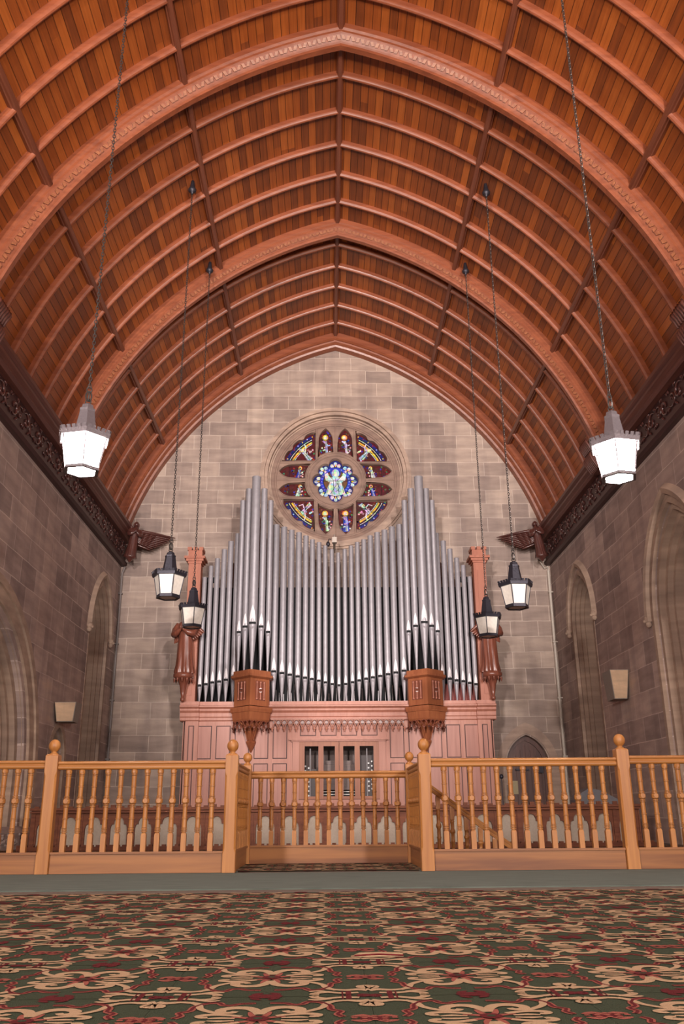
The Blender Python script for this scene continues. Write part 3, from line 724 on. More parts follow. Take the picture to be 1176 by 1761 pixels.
# ------------------------------------------------------------------ lanterns
def lantern_parts(root, lit, rot=0.0, chain_len=7.0, nlinks=True):
    gm = M_lit if lit else M_unlit
    im = M_iron_lit if lit else M_iron
    def hexa(r, z): return [(r * cos(pi / 3 * i + rot), r * sin(pi / 3 * i + rot), z) for i in range(6)]
    # glass panels (z=0 is the glass bottom)
    rt, rbm, zt, zb = .245, .185, .36, .05
    T, B = hexa(rt, zt), hexa(rbm, zb)
    for i in range(6):
        j = (i + 1) % 6; mb = MB(); n_ = (Vector(T[i]) + Vector(T[j])); n_.z = 0; n_.normalize(); n_ = n_ * .008
        a = [Vector(T[i]), Vector(T[j]), Vector(B[j]), Vector(B[i])]
        mb.add([p for p in a] + [p - n_ for p in a], [(0, 1, 2, 3), (7, 6, 5, 4), (0, 4, 5, 1), (1, 5, 6, 2), (2, 6, 7, 3), (3, 7, 4, 0)])
        mb.build('glass_panel', gm, root)
    mb = MB(); p = hexa(.165, .012); q = hexa(.165, .022); mb.add(p + q, [tuple(range(6)), tuple(range(6, 12))] + [(i, (i + 1) % 6, (i + 1) % 6 + 6, i + 6) for i in range(6)]); mb.build('bottom_glass', gm, root)
    mb = MB()
    def hexring(r0, r1, z0, z1, r0b=None, r1b=None):
        r0b = r0 if r0b is None else r0b; r1b = r1 if r1b is None else r1b
        V = hexa(r0, z0) + hexa(r1, z0) + hexa(r0b, z1) + hexa(r1b, z1); F = []
        for i in range(6):
            j = (i + 1) % 6; F += [(i, j, 6 + j, 6 + i), (12 + i, 18 + i, 18 + j, 12 + j), (i, 12 + i, 12 + j, j), (6 + i, 6 + j, 18 + j, 18 + i)]
        mb.add(V, F)
    hexring(.155, .195, 0, .05 if not lit else .03, .165, .192)
    for i in range(6): mb.tube([Vector(T[i]) * 1.0, Vector(B[i])], .009, 5)
    mb.build('frame', im, root)
    mb = MB(); hexring(.235, .275, .35, .385, .24, .285); hexring(.10, .285, .385, .40, .10, .29)
    H0, H1 = hexa(.283, .40), hexa(.30, .435)
    for i in range(6):
        j = (i + 1) % 6
        for k in range(5):
            t0, t1 = (k + .18) / 5, (k + .82) / 5
            a, b_ = Vector(H0[i]).lerp(Vector(H0[j]), t0), Vector(H0[i]).lerp(Vector(H0[j]), t1)
            c, d = Vector(H1[i]).lerp(Vector(H1[j]), t0), Vector(H1[i]).lerp(Vector(H1[j]), t1)
            off = Vector((a.x, a.y, 0)).normalized() * .014
            mb.add([a, b_, d, c, a - off, b_ - off, d - off, c - off], [(0, 1, 2, 3), (7, 6, 5, 4), (0, 4, 5, 1), (1, 5, 6, 2), (2, 6, 7, 3), (3, 7, 4, 0)])
    mb.build('crown_rim', im, root)
    mb = MB()
    for (r0, z0), (r1, z1) in zip([(.15, .40), (.15, .43), (.125, .44), (.085, .68), (.09, .69), (.09, .71), (.07, .72), (.06, .76), (.02, .785)], [(.15, .43), (.125, .44), (.085, .68), (.09, .69), (.09, .71), (.07, .72), (.06, .76), (.02, .785), (.0, .79)]):
        V = hexa(r0, z0) + hexa(r1, z1); mb.add(V, [(i, (i + 1) % 6, (i + 1) % 6 + 6, i + 6) for i in range(6)])
    mb.build('cap', im, root)
    # chain
    mb = MB()
    def link(zc, h, w_, r, tw):
        pts = []
        for i in range(10):
            a = 2 * pi * i / 10; x = w_ * cos(a); z = zc + h * sin(a)
            pts.append((x * cos(tw), x * sin(tw), z))
        mb.tube(pts, r, 4, 0, True)
    link(.805, .03, .03, .007, 0); link(.87, .06, .03, .009, .5); link(.87, .055, .028, .008, 2.0); link(.95, .035, .028, .007, .5)
    z = .99; k = 0
    while z < chain_len:
        link(z, .029, .015, .0052, .4 + (pi / 2 if k % 2 else 0)); z += .044; k += 1
    mb.build('chain', M_chain, root)
    mb = MB(); mb.lathe([(.02, -.10), (.03, -.06), (.07, -.04), (.08, 0), (.05, .05), (.03, .2)], (0, 0, chain_len), 12); mb.build('ceiling_hook', M_iron, root)
LX = 2.80
for sx, y, z, ch, lit, lab in ((-1, 8.45, 3.88, 7.9, True, 'glowing hexagonal glass lantern hanging on a chain, upper left over the nave'), (1, 8.45, 3.80, 7.95, True, 'glowing hexagonal glass lantern hanging on a chain, upper right over the nave'),
                               (-1, 13.7, 3.80, 7.95, False, 'unlit pale glass lantern hanging left beneath the tip of the carved wing'), (1, 13.7, 3.62, 8.1, False, 'unlit pale glass lantern hanging right beneath the tip of the carved wing'),
                               (-1, 16.3, 3.86, 7.9, False, 'unlit darker glass lantern hanging in front of the left organ post'), (1, 16.3, 3.66, 8.1, False, 'unlit darker glass lantern hanging in front of the right organ post'),
                               ):
    t = thing('pendant_lantern', lab, 'lantern', (XC + sx * LX, y, z), 'pendant lanterns on long chains')
    lantern_parts(t, lit, rot={8.45: .2 * sx, 13.7: 0.05 * sx, 16.3: .25 * sx}.get(y, 0), chain_len=ch)

# ------------------------------------------------------------------ carved angels
def feather(mb, a, b, w_, th=.012, m=0):
    a, b = Vector(a), Vector(b); d = (b - a); L = d.length; d.normalize()
    n_ = Vector((0, -1, 0)); u = d.cross(n_).normalized()
    pr = [(0, .6), (.25, 1), (.6, 1), (.85, .8), (1, .25)]
    vs = []
    for t, k in pr:
        c = a + d * (L * t)
        vs += [c + u * w_ * k, c + n_ * th * 1.2 * k, c - u * w_ * k, c - n_ * th]
    fs = []
    for i in range(len(pr) - 1):
        for j in range(4): fs.append((i * 4 + j, i * 4 + (j + 1) % 4, (i + 1) * 4 + (j + 1) % 4, (i + 1) * 4 + j))
    mb.add(vs, fs, m, True); mb.add(vs[:4], [(0, 1, 2, 3)], m); mb.add(vs[-4:], [(3, 2, 1, 0)], m)
def wing(mb, root, ang, length, droop, side, nf=10, width=.30):
    """root point; ang: direction of the leading edge (radians from horizontal, outward); feathers stacked below it"""
    rx, ry, rz = root
    ca, sa = cos(ang), sin(ang)
    def P(u, v, d=0): return (rx + side * (u * ca + v * sa), ry + d, rz + u * sa - v * ca)
    for k in range(nf):
        t = k / (nf - 1); L = length * (1 - .62 * t ** 1.15); v = width * t
        feather(mb, P(.02, v * .9), P(L * cos(droop * t), v + L * sin(droop * t)), .036, .016)
    for row, (frac, yy) in enumerate(((.5, -.018), (.34, -.034), (.2, -.05))):
        for k in range(nf - 1):
            t = k / (nf - 1); L = length * frac * (1 - .4 * t); v = width * .92 * t + .01
            feather(mb, P(0, v * .85, yy), P(L, v + L * droop * t, yy), .034, .018)
    mb.tube([P(-.02, .06, -.02), P(length * .1, -.01, -.03), P(length * .5, -.02, -.02), P(length * .98, 0, 0)], [.04, .045, .03, .012], 8)
def angel(name, label, loc, h, rotz, wings, parent=None, lean=0, mt=None, group=None):
    mt = mt or M_angel
    t = thing(name, label, 'carved angel', loc, group)
    t.rotation_euler = (0, lean, rotz); t.scale = (h, h, h)
    mb = MB(); n = 36
    rows = [(0, .135, .11), (.02, .14, .115), (.12, .125, .1), (.3, .12, .09), (.45, .118, .088), (.55, .105, .08), (.62, .115, .085), (.70, .135, .085), (.76, .14, .075), (.80, .11, .06), (.825, .05, .045), (.86, .038, .038)]
    vs = []
    for i, (z, rx, ry) in enumerate(rows):
        amp = .24 * max(0, 1 - z / .6)
        for j in range(n):
            a = 2 * pi * j / n; k = 1 + amp * sin(9 * a + z * 4) * .8 + amp * .4 * sin(5 * a)
            vs.append((rx * k * cos(a), ry * k * sin(a), z))
    mb.add(vs, [(i * n + j, i * n + (j + 1) % n, (i + 1) * n + (j + 1) % n, (i + 1) * n + j) for i in range(len(rows) - 1) for j in range(n)], 0, True)
    mb.add(vs[:n], [tuple(range(n))[::-1]]); mb.add(vs[-n:], [tuple(range(n))])
    # sleeves and forearms up to joined hands
    for s_ in (-1, 1):
        mb.tube([(s_ * .12, 0, .775), (s_ * .165, -.03, .68), (s_ * .15, -.09, .60), (s_ * .09, -.135, .62), (s_ * .03, -.155, .665)], [.045, .052, .055, .045, .022], 10)
        mb.tube([(s_ * .03, -.15, .66), (s_ * .014, -.168, .69), (s_ * .010, -.172, .715)], [.02, .018, .014], 8)
        for q in range(4): mb.tube([(s_ * .009, -.18 + q * .008, .70), (s_ * .007, -.183 + q * .009, .735 + .005 * (q in (1, 2))), (s_ * .004, -.18 + q * .009, .757 + .007 * (q in (1, 2)))], [.006, .0055, .004], 6)
        mb.tube([(s_ * .016, -.185, .68), (s_ * .01, -.193, .705), (s_ * .006, -.19, .72)], [.006, .006, .004], 6)
    # head
    mb.ball((0, -.012, .918), (.052, .058, .068), 0, 16, 12)
    mb.tube([(0, -.066, .935), (0, -.080, .915), (0, -.066, .908)], [.006, .010, .006], 6)
    mb.ball((0, -.062, .889), (.017, .008, .006), 0, 8, 5)
    for s_ in (-1, 1):
        mb.ball((s_ * .021, -.060, .928), (.009, .005, .006), 0, 8, 5); mb.ball((s_ * .053, -.008, .915), (.008, .013, .018), 0, 8, 5)
    body = mb.build('body', mt, t)
    mb = MB(); mb.ball((0, .008, .937), (.064, .064, .066), 0, 14, 9)
    for i in range(16):
        a = pi * (-.05 + 1.1 * i / 15); x, y = .062 * cos(a), .005 + .062 * sin(a)
        mb.tube([(x, y, .95), (x * 1.12, y * 1.1, .90), (x * 1.02, y * 1.05 + .003, .86), (x * 1.1, y * 1.1, .83)], [.014, .016, .014, .008], 6)
    mb.build('hair', mt, t)
    for (side, ang, length, droop, width) in wings:
        mb = MB(); wing(mb, (side * .08, .05, .76), ang, length, droop, side, 10, width); mb.build('wing', mt, t)
    if parent: t.parent = parent
    return t
for sx, lab in ((-1, 'dark carved wooden angel with spread wing at the left end of the cornice'), (1, 'dark carved wooden angel with spread wing at the right end of the cornice')):
    xw = (WL if sx < 0 else WR) - sx * .36
    a = angel('carved_angel', lab, (xw, 21.35, 6.70), .98, -sx * .35, [(-sx, .04, .98, .10, .40), (sx, .9, .4, .2, .25)], lean=-sx * .12)
    mb = MB(); mb.lathe([(.02, -.12), (.06, -.07), (.10, -.03), (.15, 0), (.15, .02)], (0, 0, 0), 12); mb.build('corbel', M_angel, a)

# ------------------------------------------------------------------ organ
OC = .27
OY = 20.6
org = thing('pipe_organ', 'large pipe organ with grey metal pipes in a reddish wooden case below the rose window', 'pipe organ', (OC, OY, 0))
def oP(mb, name, mats):       # organ parts are modelled in world space, relative to the root
    mb.v = [(x - OC, y - OY, z) for x, y, z in mb.v]
    return mb.build(name, mats, org)
# carcass: black interior box and floor of the pipe shelf
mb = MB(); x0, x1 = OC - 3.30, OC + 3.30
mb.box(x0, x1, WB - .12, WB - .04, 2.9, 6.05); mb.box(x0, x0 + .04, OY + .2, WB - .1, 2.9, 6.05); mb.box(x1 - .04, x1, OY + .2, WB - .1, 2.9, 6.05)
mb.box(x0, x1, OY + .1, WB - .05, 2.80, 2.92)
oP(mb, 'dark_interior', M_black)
mb = MB()
for sx in (-1, 1): mb.box(OC + sx * 3.12 - .17, OC + sx * 3.12 + .17, OY + .25, OY + .32, 5.92, 6.05)
oP(mb, 'top_rail', M_black)
# base case: panelled front with an opening for the console
mb = MB(); f = lambda u, v, d: (OC + u, OY - d, v)
OPN = (-.90, .92, .83, 2.12)
mb.holed([(-3.55, 0), (3.55, 0), (3.55, 2.62), (-3.55, 2.62)], [[(OPN[0], OPN[2]), (OPN[1], OPN[2]), (OPN[1], OPN[3]), (OPN[0], OPN[3])]], 0, f)
mb.strip([(OPN[0], OPN[2]), (OPN[1], OPN[2]), (OPN[1], OPN[3]), (OPN[0], OPN[3])], 0, -.2, f, 0, True)
for sx in (-1, 1):
    mb.box(OC + sx * 3.55 - .02, OC + sx * 3.55 + .02, OY, WB - .05, 0, 2.62)
    mb.box(OC + sx * 3.36 - .15, OC + sx * 3.36 + .15, OY - .06, OY + .01, 0, 2.62)
mb.box(OC - 3.55, OC + 3.55, OY + .02, WB - .05, 2.58, 2.66)
oP(mb, 'case_front', M_case)
def panel(mb, cx, w_, z0, z1, y=OY, m=0, fw=.022):
    # recessed panel read by a raised bead frame and a dark gap
    xa, xb = cx - w_ / 2, cx + w_ / 2
    mb.box(xa, xb, y - .004, y - .001, z0, z1, 1)
    mb.box(xa + .020, xb - .020, y - .012, y - .002, z0 + .020, z1 - .020, 0)
    mb.box(xa + .045, xb - .045, y - .016, y - .008, z0 + .045, z1 - .045, 0)
M_gap = plain('panel_shadow_gap', (.08, .025, .02), .6)
cols = [-3.07, -2.64, -2.21, -1.77, -1.34]
PN = [(c, .33, z0, z1, OY) for q in cols for c in (q, -q) for z0, z1 in ((1.72, 2.46), (.55, 1.62))] + [(sx * 3.37, .13, .3, 2.46, OY - .06) for sx in (-1, 1)] + [(-.70 + i * .47, .37, 2.22, 2.50, OY) for i in range(4)]
for c, w_, z0, z1, y in PN:
    mb = MB(); panel(mb, OC + c, w_, z0, z1, y); oP(mb, 'panel', [M_case_d, M_gap])
for c in [-3.07 - .215, -2.855, -2.425, -1.99, -1.555, -1.13]:
    for s_ in (-1, 1): mb = MB(); mb.box(OC + s_ * c - .028, OC + s_ * c + .028, OY - .016, OY, .5, 2.55); oP(mb, 'stile', M_case)
# console door frame with cornice
mb = MB(); f2 = lambda u, v, d: (OC + u, OY - d, v)
mb.box(OC - 1.13, OC + 1.13, OY - .12, OY, 2.12, 2.155); mb.box(OC - 1.08, OC + 1.08, OY - .08, OY, 2.09, 2.13)
for a, b_ in ((-1.05, -.90), (.92, 1.07)): mb.box(OC + a, OC + b_, OY - .05, OY, .5, 2.1)
mb.box(OC - .90, OC + .92, OY - .045, OY, .70, .83)
oP(mb, 'console_surround', M_case)
for i, sx in enumerate((-1, 1)):
    xm = .01; xa, xb = (OPN[0], xm - .005) if sx < 0 else (xm + .005, OPN[1])
    W_ = xb - xa; z0, z1 = OPN[2] + .01, OPN[3] - .03
    hs = [(xa + .125, xa + .44), (xa + .555, xb - .09)] if sx < 0 else [(xa + .09, xb - .555), (xb - .44, xb - .125)]
    mb = MB(); holes = [[(a, z0 + .06), (b_, z0 + .06), (b_, z1 - .10), (a, z1 - .10)] for a, b_ in hs]
    mb.holed([(xa, z0), (xb, z0), (xb, z1), (xa, z1)], holes, .035, f2)
    for h in holes: mb.strip(h, .035, -.01, f2, 0, True)
    mb.strip([(xa, z0), (xb, z0), (xb, z1), (xa, z1)], .035, -.01, f2, 0, True)
    d = oP(mb, 'console_door', M_tower)
    mb = MB()
    for a, b_ in hs: mb.box(OC + a - OC, OC + b_ - OC, -.005, .0, z0 + .06, z1 - .10)
    mb.build('pane', M_glass, d)
# recess behind doors
mb = MB(); xa, xb = OC + OPN[0], OC + OPN[1]
mb.box(xa, xb, OY + .85, OY + .9, .8, 2.15); mb.box(xa - .03, xa, OY + .02, OY + .9, .8, 2.15); mb.box(xb, xb + .03, OY + .02, OY + .9, .8, 2.15); mb.box(xa, xb, OY + .02, OY + .9, 2.12, 2.15); mb.box(xa, xb, OY + .02, OY + .9, .78, .82)
oP(mb, 'console_recess', plain('recess_wood', (.10, .05, .04), .5))
# console (keyboards, stop jambs)
con = thing('organ_console', 'organ console with white keyboards and stop knobs behind the glazed doors', 'organ console', (OC, OY + .35, .82))
def cP(mb, name, mats, par=con):
    mb.v = [(x - OC, y - OY - .35, z - .82) for x, y, z in mb.v]; return mb.build(name, mats, par)
for k in range(3):
    mb = MB(); y = OY + .14 + k * .12; z = .87 + k * .065
    mb.box(OC - .42, OC + .44, y, y + .14, z, z + .02); mb.box(OC - .42, OC + .44, y + .001, y + .006, z - .035, z, 1)
    for i in range(36):
        if i % 7 in (0, 1, 3, 4, 5): x = OC - .41 + i * .0235; mb.box(x, x + .010, y + .05, y + .14, z + .02, z + .03, 1)
    cP(mb, 'keyboard', [M_ivory, M_black])
mb = MB(); mb.box(OC - .45, OC + .47, OY + .52, OY + .56, 1.05, 1.62); mb.box(OC - .45, OC + .47, OY + .46, OY + .58, 1.05, 1.10); mb.box(OC - .3, OC + .32, OY + .5, OY + .53, 1.62, 1.70)
cP(mb, 'music_desk', wood('desk_wood', (.16, .07, .05), (.08, .03, .02), 'x'))
for sx in (-1, 1):
    mb = MB(); xa = OC + sx * .69; mb.box(xa - .20, xa + .20, OY + .22, OY + .26, .83, 1.80 if sx > 0 else 1.50)
    mb.box(xa - sx * .04 - .012, xa - sx * .04 + .012, OY + .16, OY + .2, .84, 1.95, 1)
    j = cP(mb, 'stop_jamb', [plain('jamb_wood', (.05, .03, .03), .5), plain('jamb_post', (.32, .29, .3), .5)])
    for col_ in range(3):
        for r_ in range(7):
            zz = 1.02 + r_ * .10 + (.04 if col_ == 1 else 0) - (0 if sx > 0 else .1)
            mb = MB(); xx = xa + sx * .07 + (col_ - 1) * .075
            mb.tube([(xx - OC, OY + .22 - OY - .35, zz - .82), (xx - OC, OY + .16 - OY - .35, zz - .82)], [.008, .008], 6); mb.tube([(xx - OC, OY + .165 - OY - .35, zz - .82), (xx - OC, OY + .145 - OY - .35, zz - .82)], .02, 10)
            mb.build('stop_knob', M_key, j)
# entablature above the panels
mb = MB()
prof = [(0, 2.56), (.03, 2.58), (.03, 2.64), (.05, 2.66), (.05, 2.74), (.10, 2.79), (.10, 2.83), (.16, 2.87), (.16, 2.90), (.06, 2.92), (.06, 3.0), (-.3, 3.0), (-.3, 2.56)]
mb.prism([(OY - a, z) for a, z in prof], OC - 3.58, OC + 3.58, lambda u, v, d: (d, u, v))
for sx in (-1, 1): mb.prism([(OY - a - .06, z) for a, z in prof], OC + sx * 3.42 - .22, OC + sx * 3.42 + .22, lambda u, v, d: (d, u, v))
oP(mb, 'entablature', M_case)
# interlaced arch fringe
def fringe(mb, P0, P1, z0, h, n, r=.014, drop=.05):
    P0, P1 = Vector(P0), Vector(P1); d = (P1 - P0) / n
    for i in range(-1, n):
        a, b_ = P0 + d * i, P0 + d * (i + 2); w_ = d.length
        pts = []
        for k in range(9):
            t = k / 8; q = a.lerp(b_, t); zz = z0 - h + h * (1 - abs(2 * t - 1) ** 1.8)
            if (q - P0).dot(d) < -1e-6 or (q - P1).dot(d) > 1e-6: continue
            pts.append((q.x, q.y, zz))
        if len(pts) > 1: mb.tube(pts, r, 5)
    for i in range(n + 1):
        q = P0 + d * i; mb.ball((q.x, q.y, z0 - h - drop * .2), (.026, .02, .03), 0, 8, 5); mb.ball((q.x, q.y, z0 - h - drop), (.014, .014, .026), 0, 8, 5)
        mb.ball((q.x - .028, q.y, z0 - h + .005), .014, 0, 6, 4); mb.ball((q.x + .028, q.y, z0 - h + .005), .014, 0, 6, 4)
mb = MB(); fringe(mb, (OC - 1.52, OY - .1, 0), (OC + 1.52, OY - .1, 0), 2.58, .20, 22)
mb.box(OC - 1.55, OC + 1.55, OY - .12, OY - .02, 2.57, 2.61)
oP(mb, 'tracery_fringe', M_case)
mb = MB(); mb.box(OC - 1.5, OC + 1.5, OY - .05, OY - .03, 2.49, 2.58); oP(mb, 'fringe_shade_strip', M_carvd)  # dark strip added as the shade under the overhang
# side posts with crenellated caps
for sx in (-1, 1):
    xc = OC + sx * 3.48; mb = MB()
    mb.box(xc - .15, xc + .15, OY - .02, OY + .3, 3.0, 6.35)
    mb.box(xc - .07, xc + .07, OY - .035, OY - .02, 3.15, 6.15); 
    for z, e in ((6.33, .02), (6.38, .06), (6.44, .10)): mb.box(xc - .15 - e, xc + .15 + e, OY - .02 - e, OY + .3 + e, z, z + .06)
    mb.box(xc - .17, xc + .17, OY - .04, OY + .32, 6.5, 6.66)
    for i in range(3): mb.box(xc - .19 + i * .14, xc - .09 + i * .14, OY - .06, OY + .34, 6.66, 6.74)
    oP(mb, 'side_post', M_post)
# corner post return behind towers: lower red strip on the right
# towers (bracketed turrets carrying the tall pipes)
def tower(cx):
    def plan(wd, front, fr=.0):
        return [(cx - wd, OY + .1), (cx - wd, OY - .20 - fr), (cx, OY - front), (cx + wd, OY - .20 - fr), (cx + wd, OY + .1)]
    def lay(mb, a, za, b_, zb):
        n = len(a); mb.add([(x, y, za) for x, y in a] + [(x, y, zb) for x, y in b_], [(i, (i + 1) % n, (i + 1) % n + n, i + n) for i in range(n)] + [tuple(range(n)), tuple(range(n, 2 * n))])
    mb = MB()
    B = plan(.40, .60); B1 = plan(.43, .64, .02); B2 = plan(.48, .70, .03)
    lay(mb, B, 2.86, B, 3.50); lay(mb, B, 3.47, B2, 3.51); lay(mb, B2, 3.51, B2, 3.56); lay(mb, B1, 3.56, B1, 3.66); 
    lay(mb, B1, 2.80, B1, 2.84); lay(mb, B2, 2.78, B2, 2.83); lay(mb, plan(.46, .67, .03), 2.72, B2, 2.78); lay(mb, plan(.42, .62, .02), 2.56, plan(.44, .65, .02), 2.72); lay(mb, plan(.40, .6), 2.52, plan(.42, .62, .02), 2.56)
    tw = oP(mb, 'pipe_turret', M_tower)
    # turned spindles in recessed windows on both faces
    mb = MB()
    for sx in (-1, 1):
        A = Vector((cx + sx * .40, OY - .20, 0)); Bv = Vector((cx, OY - .60, 0)); d = (Bv - A); nrm = Vector((sx * .70, -.70, 0)).normalized(); nrm = Vector((sx * -d.y * 0 + sx * .707, -.707, 0))
        for k, t in enumerate((.28, .47, .66)):
            p = A + d * t + nrm * .012
            segs = [(3.0, 3.40)] if k != 1 else [(3.0, 3.16), (3.24, 3.40)]
            for z0, z1 in segs: mb.lathe([(.02, 0), (.02, .03), (.011, .04), (.014, (z1 - z0) / 2), (.011, z1 - z0 - .04), (.02, z1 - z0 - .03), (.02, z1 - z0)], (p.x, p.y, z0), 8)
        c0, c1 = A + d * .2 + nrm * .003, A + d * .74 + nrm * .003
        mb.add([(c0.x, c0.y, 2.98), (c1.x, c1.y, 2.98), (c1.x, c1.y, 3.42), (c0.x, c0.y, 3.42)], [(0, 1, 2, 3)], 1)
        c0, c1 = A + d * .4 + nrm * .014, A + d * .54 + nrm * .014
        for z in (3.16, 3.235): mb.box(min(c0.x, c1.x), max(c0.x, c1.x), min(c0.y, c1.y) , max(c0.y, c1.y) , z, z + .012, 1)
    mb.v = [(x - OC, y - OY, z) for x, y, z in mb.v]; 
    sp = mb.build('spindles', [M_case, M_carvd], tw)
    mb = MB()
    pl = plan(.40, .60)
    fringe(mb, (*pl[1], 0), (*pl[2], 0), 2.53, .15, 4, .013, .07); fringe(mb, (*pl[2], 0), (*pl[3], 0), 2.53, .15, 4, .013, .07)
    fringe(mb, (pl[1][0], OY, 0), (*pl[1], 0), 2.53, .15, 2, .013, .07); fringe(mb, (pl[3][0], OY, 0), (*pl[3], 0), 2.53, .15, 2, .013, .07)
    mb.v = [(x - OC, y - OY, z) for x, y, z in mb.v]; mb.build('turret_fringe', M_carvd, tw)
    # tapering pendant
    mb = MB(); rows = [(2.54, .30, .42), (2.40, .20, .34), (2.25, .13, .27), (2.12, .095, .23), (2.10, .12, .25), (2.07, .12, .25), (2.0, .09, .2), (1.92, .045, .12), (1.86, .02, .08)]
    vs = []
    for z, wd, fr in rows: vs += [(cx - wd, OY + .02, z), (cx - wd * .8, OY - fr * .55, z), (cx, OY - fr, z), (cx + wd * .8, OY - fr * .55, z), (cx + wd, OY + .02, z)]
    mb.add(vs, [(i * 5 + j, i * 5 + (j + 1) % 5, (i + 1) * 5 + (j + 1) % 5, (i + 1) * 5 + j) for i in range(len(rows) - 1) for j in range(5)] + [(0, 1, 2, 3, 4), tuple(range(len(vs) - 5, len(vs)))])
    for s_ in (-1, 1): mb.tube([(cx + s_ * .22, OY - .36, 2.5), (cx + s_ * .13, OY - .3, 2.35), (cx + s_ * .085, OY - .24, 2.2), (cx + s_ * .07, OY - .22, 2.12)], .014, 6)
    mb.v = [(x - OC, y - OY, z) for x, y, z in mb.v]; mb.build('pendant_bracket', M_tower, tw)
TC = [OC - 2.0, OC + 2.02]
for c in TC: tower(c)
# pipes
def pipe(x, y, zb, zm, zt, r):
    mb = MB(); n = 20
    mb.lathe([(r * .22, zb), (r * .26, zb + .03), (r * .93, zm - .05), (r, zm - .01), (r, zm + .3), (r, zt - .012), (r * 1.03, zt - .01), (r * 1.03, zt), (r * .9, zt), (r * .9, zt - .1)], (x, y, 0), n)
    # make the top hollow-looking and seam ring
    mb.lathe([(r * 1.006, zt - .36), (r * 1.012, zt - .355), (r * 1.006, zt - .35)], (x, y, 0), n)
    p = oP(mb, 'organ_pipe', M_pipe)
    # mouth: upper lip (bay-leaf), dark slot, lower lip, ears
    mb = MB(); hl = r * 3.6
    pts = [(-.62, 0), (.62, 0), (.60, .28), (.45, .62), (.22, .88), (0, 1.05), (-.22, .88), (-.45, .62), (-.60, .28)]
    vs = [(x + a * r, y - sqrt(max(0, 1 - (a * .98) ** 2)) * r * .93 - .012, zm + .03 + b_ * hl) for a, b_ in pts] + [(x, y - r - .006, zm + .03 + hl * .35)]
    mb.add(vs, [(i, (i + 1) % 9, 9) for i in range(9)], 0)
    lw = [(-.66, 0), (.66, 0), (.4, -.7), (0, -1.0), (-.4, -.7)]
    vs = [(x + a * r, y - sqrt(max(0, 1 - a * a)) * r * .9 - .012, zm - .025 + b_ * r) for a, b_ in lw]; mb.add(vs, [(0, 1, 2, 3, 4)], 2)
    mb.box(x - r * .72, x + r * .72, y - r * 1.02, y - r * .6, zm - .022, zm + .03, 1)
    mb.v = [(a - OC, b_ - OY, c) for a, b_, c in mb.v]
    mb.build('mouth', [M_lip, M_black, M_pipe], p, recalc=False)
sidep = [(-3.25, 6.02, 3.39, .050), (-3.105, 6.31, 3.42, .052), (-2.955, 6.50, 3.46, .056), (-2.795, 6.73, 3.48, .058), (-2.64, 6.94, 3.52, .060), (-2.47, 7.14, 3.58, .062)]
for s_ in (-1, 1):
    for dx, zt, zm, r in sidep: pipe(OC + s_ * (-dx) * 1.0, OY + .16, 3.0, zm, zt, r * 1.12)
cen = [(1.54, 7.37, 3.71, .077), (1.345, 7.31, 3.67, .074), (1.16, 7.23, 3.63, .070), (.975, 7.165, 3.59, .068), (.80, 7.08, 3.56, .064), (.64, 6.98, 3.53, .060), (.475, 6.91, 3.49, .056), (.32, 6.82, 3.45, .053), (.16, 6.73, 3.41, .050)]
for s_ in (-1, 1):
    for dx, zt, zm, r in cen: pipe(OC + .02 + s_ * dx, OY + .16, 3.0, zm, zt, r * 1.05)
pipe(OC + .02, OY + .16, 3.0, 3.38, 6.64, .048)
for c in TC:
    pipe(c + .0, OY - .40, 3.66, 4.75, 8.44, .108)
    for s_ in (-1, 1): pipe(c + s_ * .19, OY - .24, 3.66, 4.70, 8.18, .078); pipe(c + s_ * .345, OY - .10, 3.66, 4.60, 7.92, .068)
# low inner pipes glimpsed between the feet
mb = MB()
for i in range(34):
    x = OC - 1.5 + i * .091 + random.uniform(-.02, .02); mb.tube([(x, OY + .55 + random.uniform(0, .3), 2.95), (x, OY + .7, 3.25 + random.uniform(0, .3))], .012, 6)
o = oP(mb, 'inner_pipes', M_lip); o['kind'] = 'stuff'
mb = MB(); mb.box(OC + 2.5, OC + 3.3, OY + .4, OY + .44, 3.0, 3.45); oP(mb, 'red_backboard', plain('red_board', (.30, .06, .05), .6))
# statues on brackets at the sides
for sx, lab in ((-1, 'carved wooden angel statue on a bracket at the left side of the organ'), (1, 'carved wooden angel statue on a bracket at the right side of the organ')):
    xc = OC + sx * 3.58
    a = angel('angel_statue', lab, (xc - (.02 if sx > 0 else -.0), OY - .24, 3.62), 1.50, sx * .25, [(sx, -1.15, .30, .1, .13), (-sx, -.55, .24, .3, .26)], lean=0, mt=M_carvd)
    mb = MB(); n = 8
    mb.lathe([(.012, -.62), (.05, -.60), (.055, -.54), (.035, -.52), (.06, -.40), (.085, -.25), (.14, -.13), (.21, -.09), (.24, -.07), (.24, 0), (.2, .03)], (xc, OY - .22, 3.60), 8, rot=pi / 8)
    for i in range(12):
        an = 2 * pi * i / 12; mb.lathe([(.006, -.09), (.022, -.04), (.026, 0)], (xc + .215 * cos(an), OY - .22 + .215 * sin(an), 3.50), 6)
    oP(mb, 'statue_bracket', M_carvd)
mb = MB(); mb.box(.14, .26, 20.95, 21.1, 6.98, 7.12); mb.box(.17, .23, 21.0, 22.0, 7.0, 7.06)
mb.tube([(.2, 21.0, 7.12), (.2, 21.05, 7.2), (.2, 21.3, 7.22)], .02, 6)
mb.ball((.04, 20.95, 6.93), (.05, .05, .07), 1, 8, 6); mb.tube([(.04, 20.95, 7.0), (.06, 20.95, 7.06), (.12, 20.97, 7.06)], .012, 6, 1)
tag(mb.build('spotlight', [plain('cream_metal', (.6, .52, .45), .4), M_iron]), 'small cream spotlight fixture at the foot of the rose window', 'spotlight')

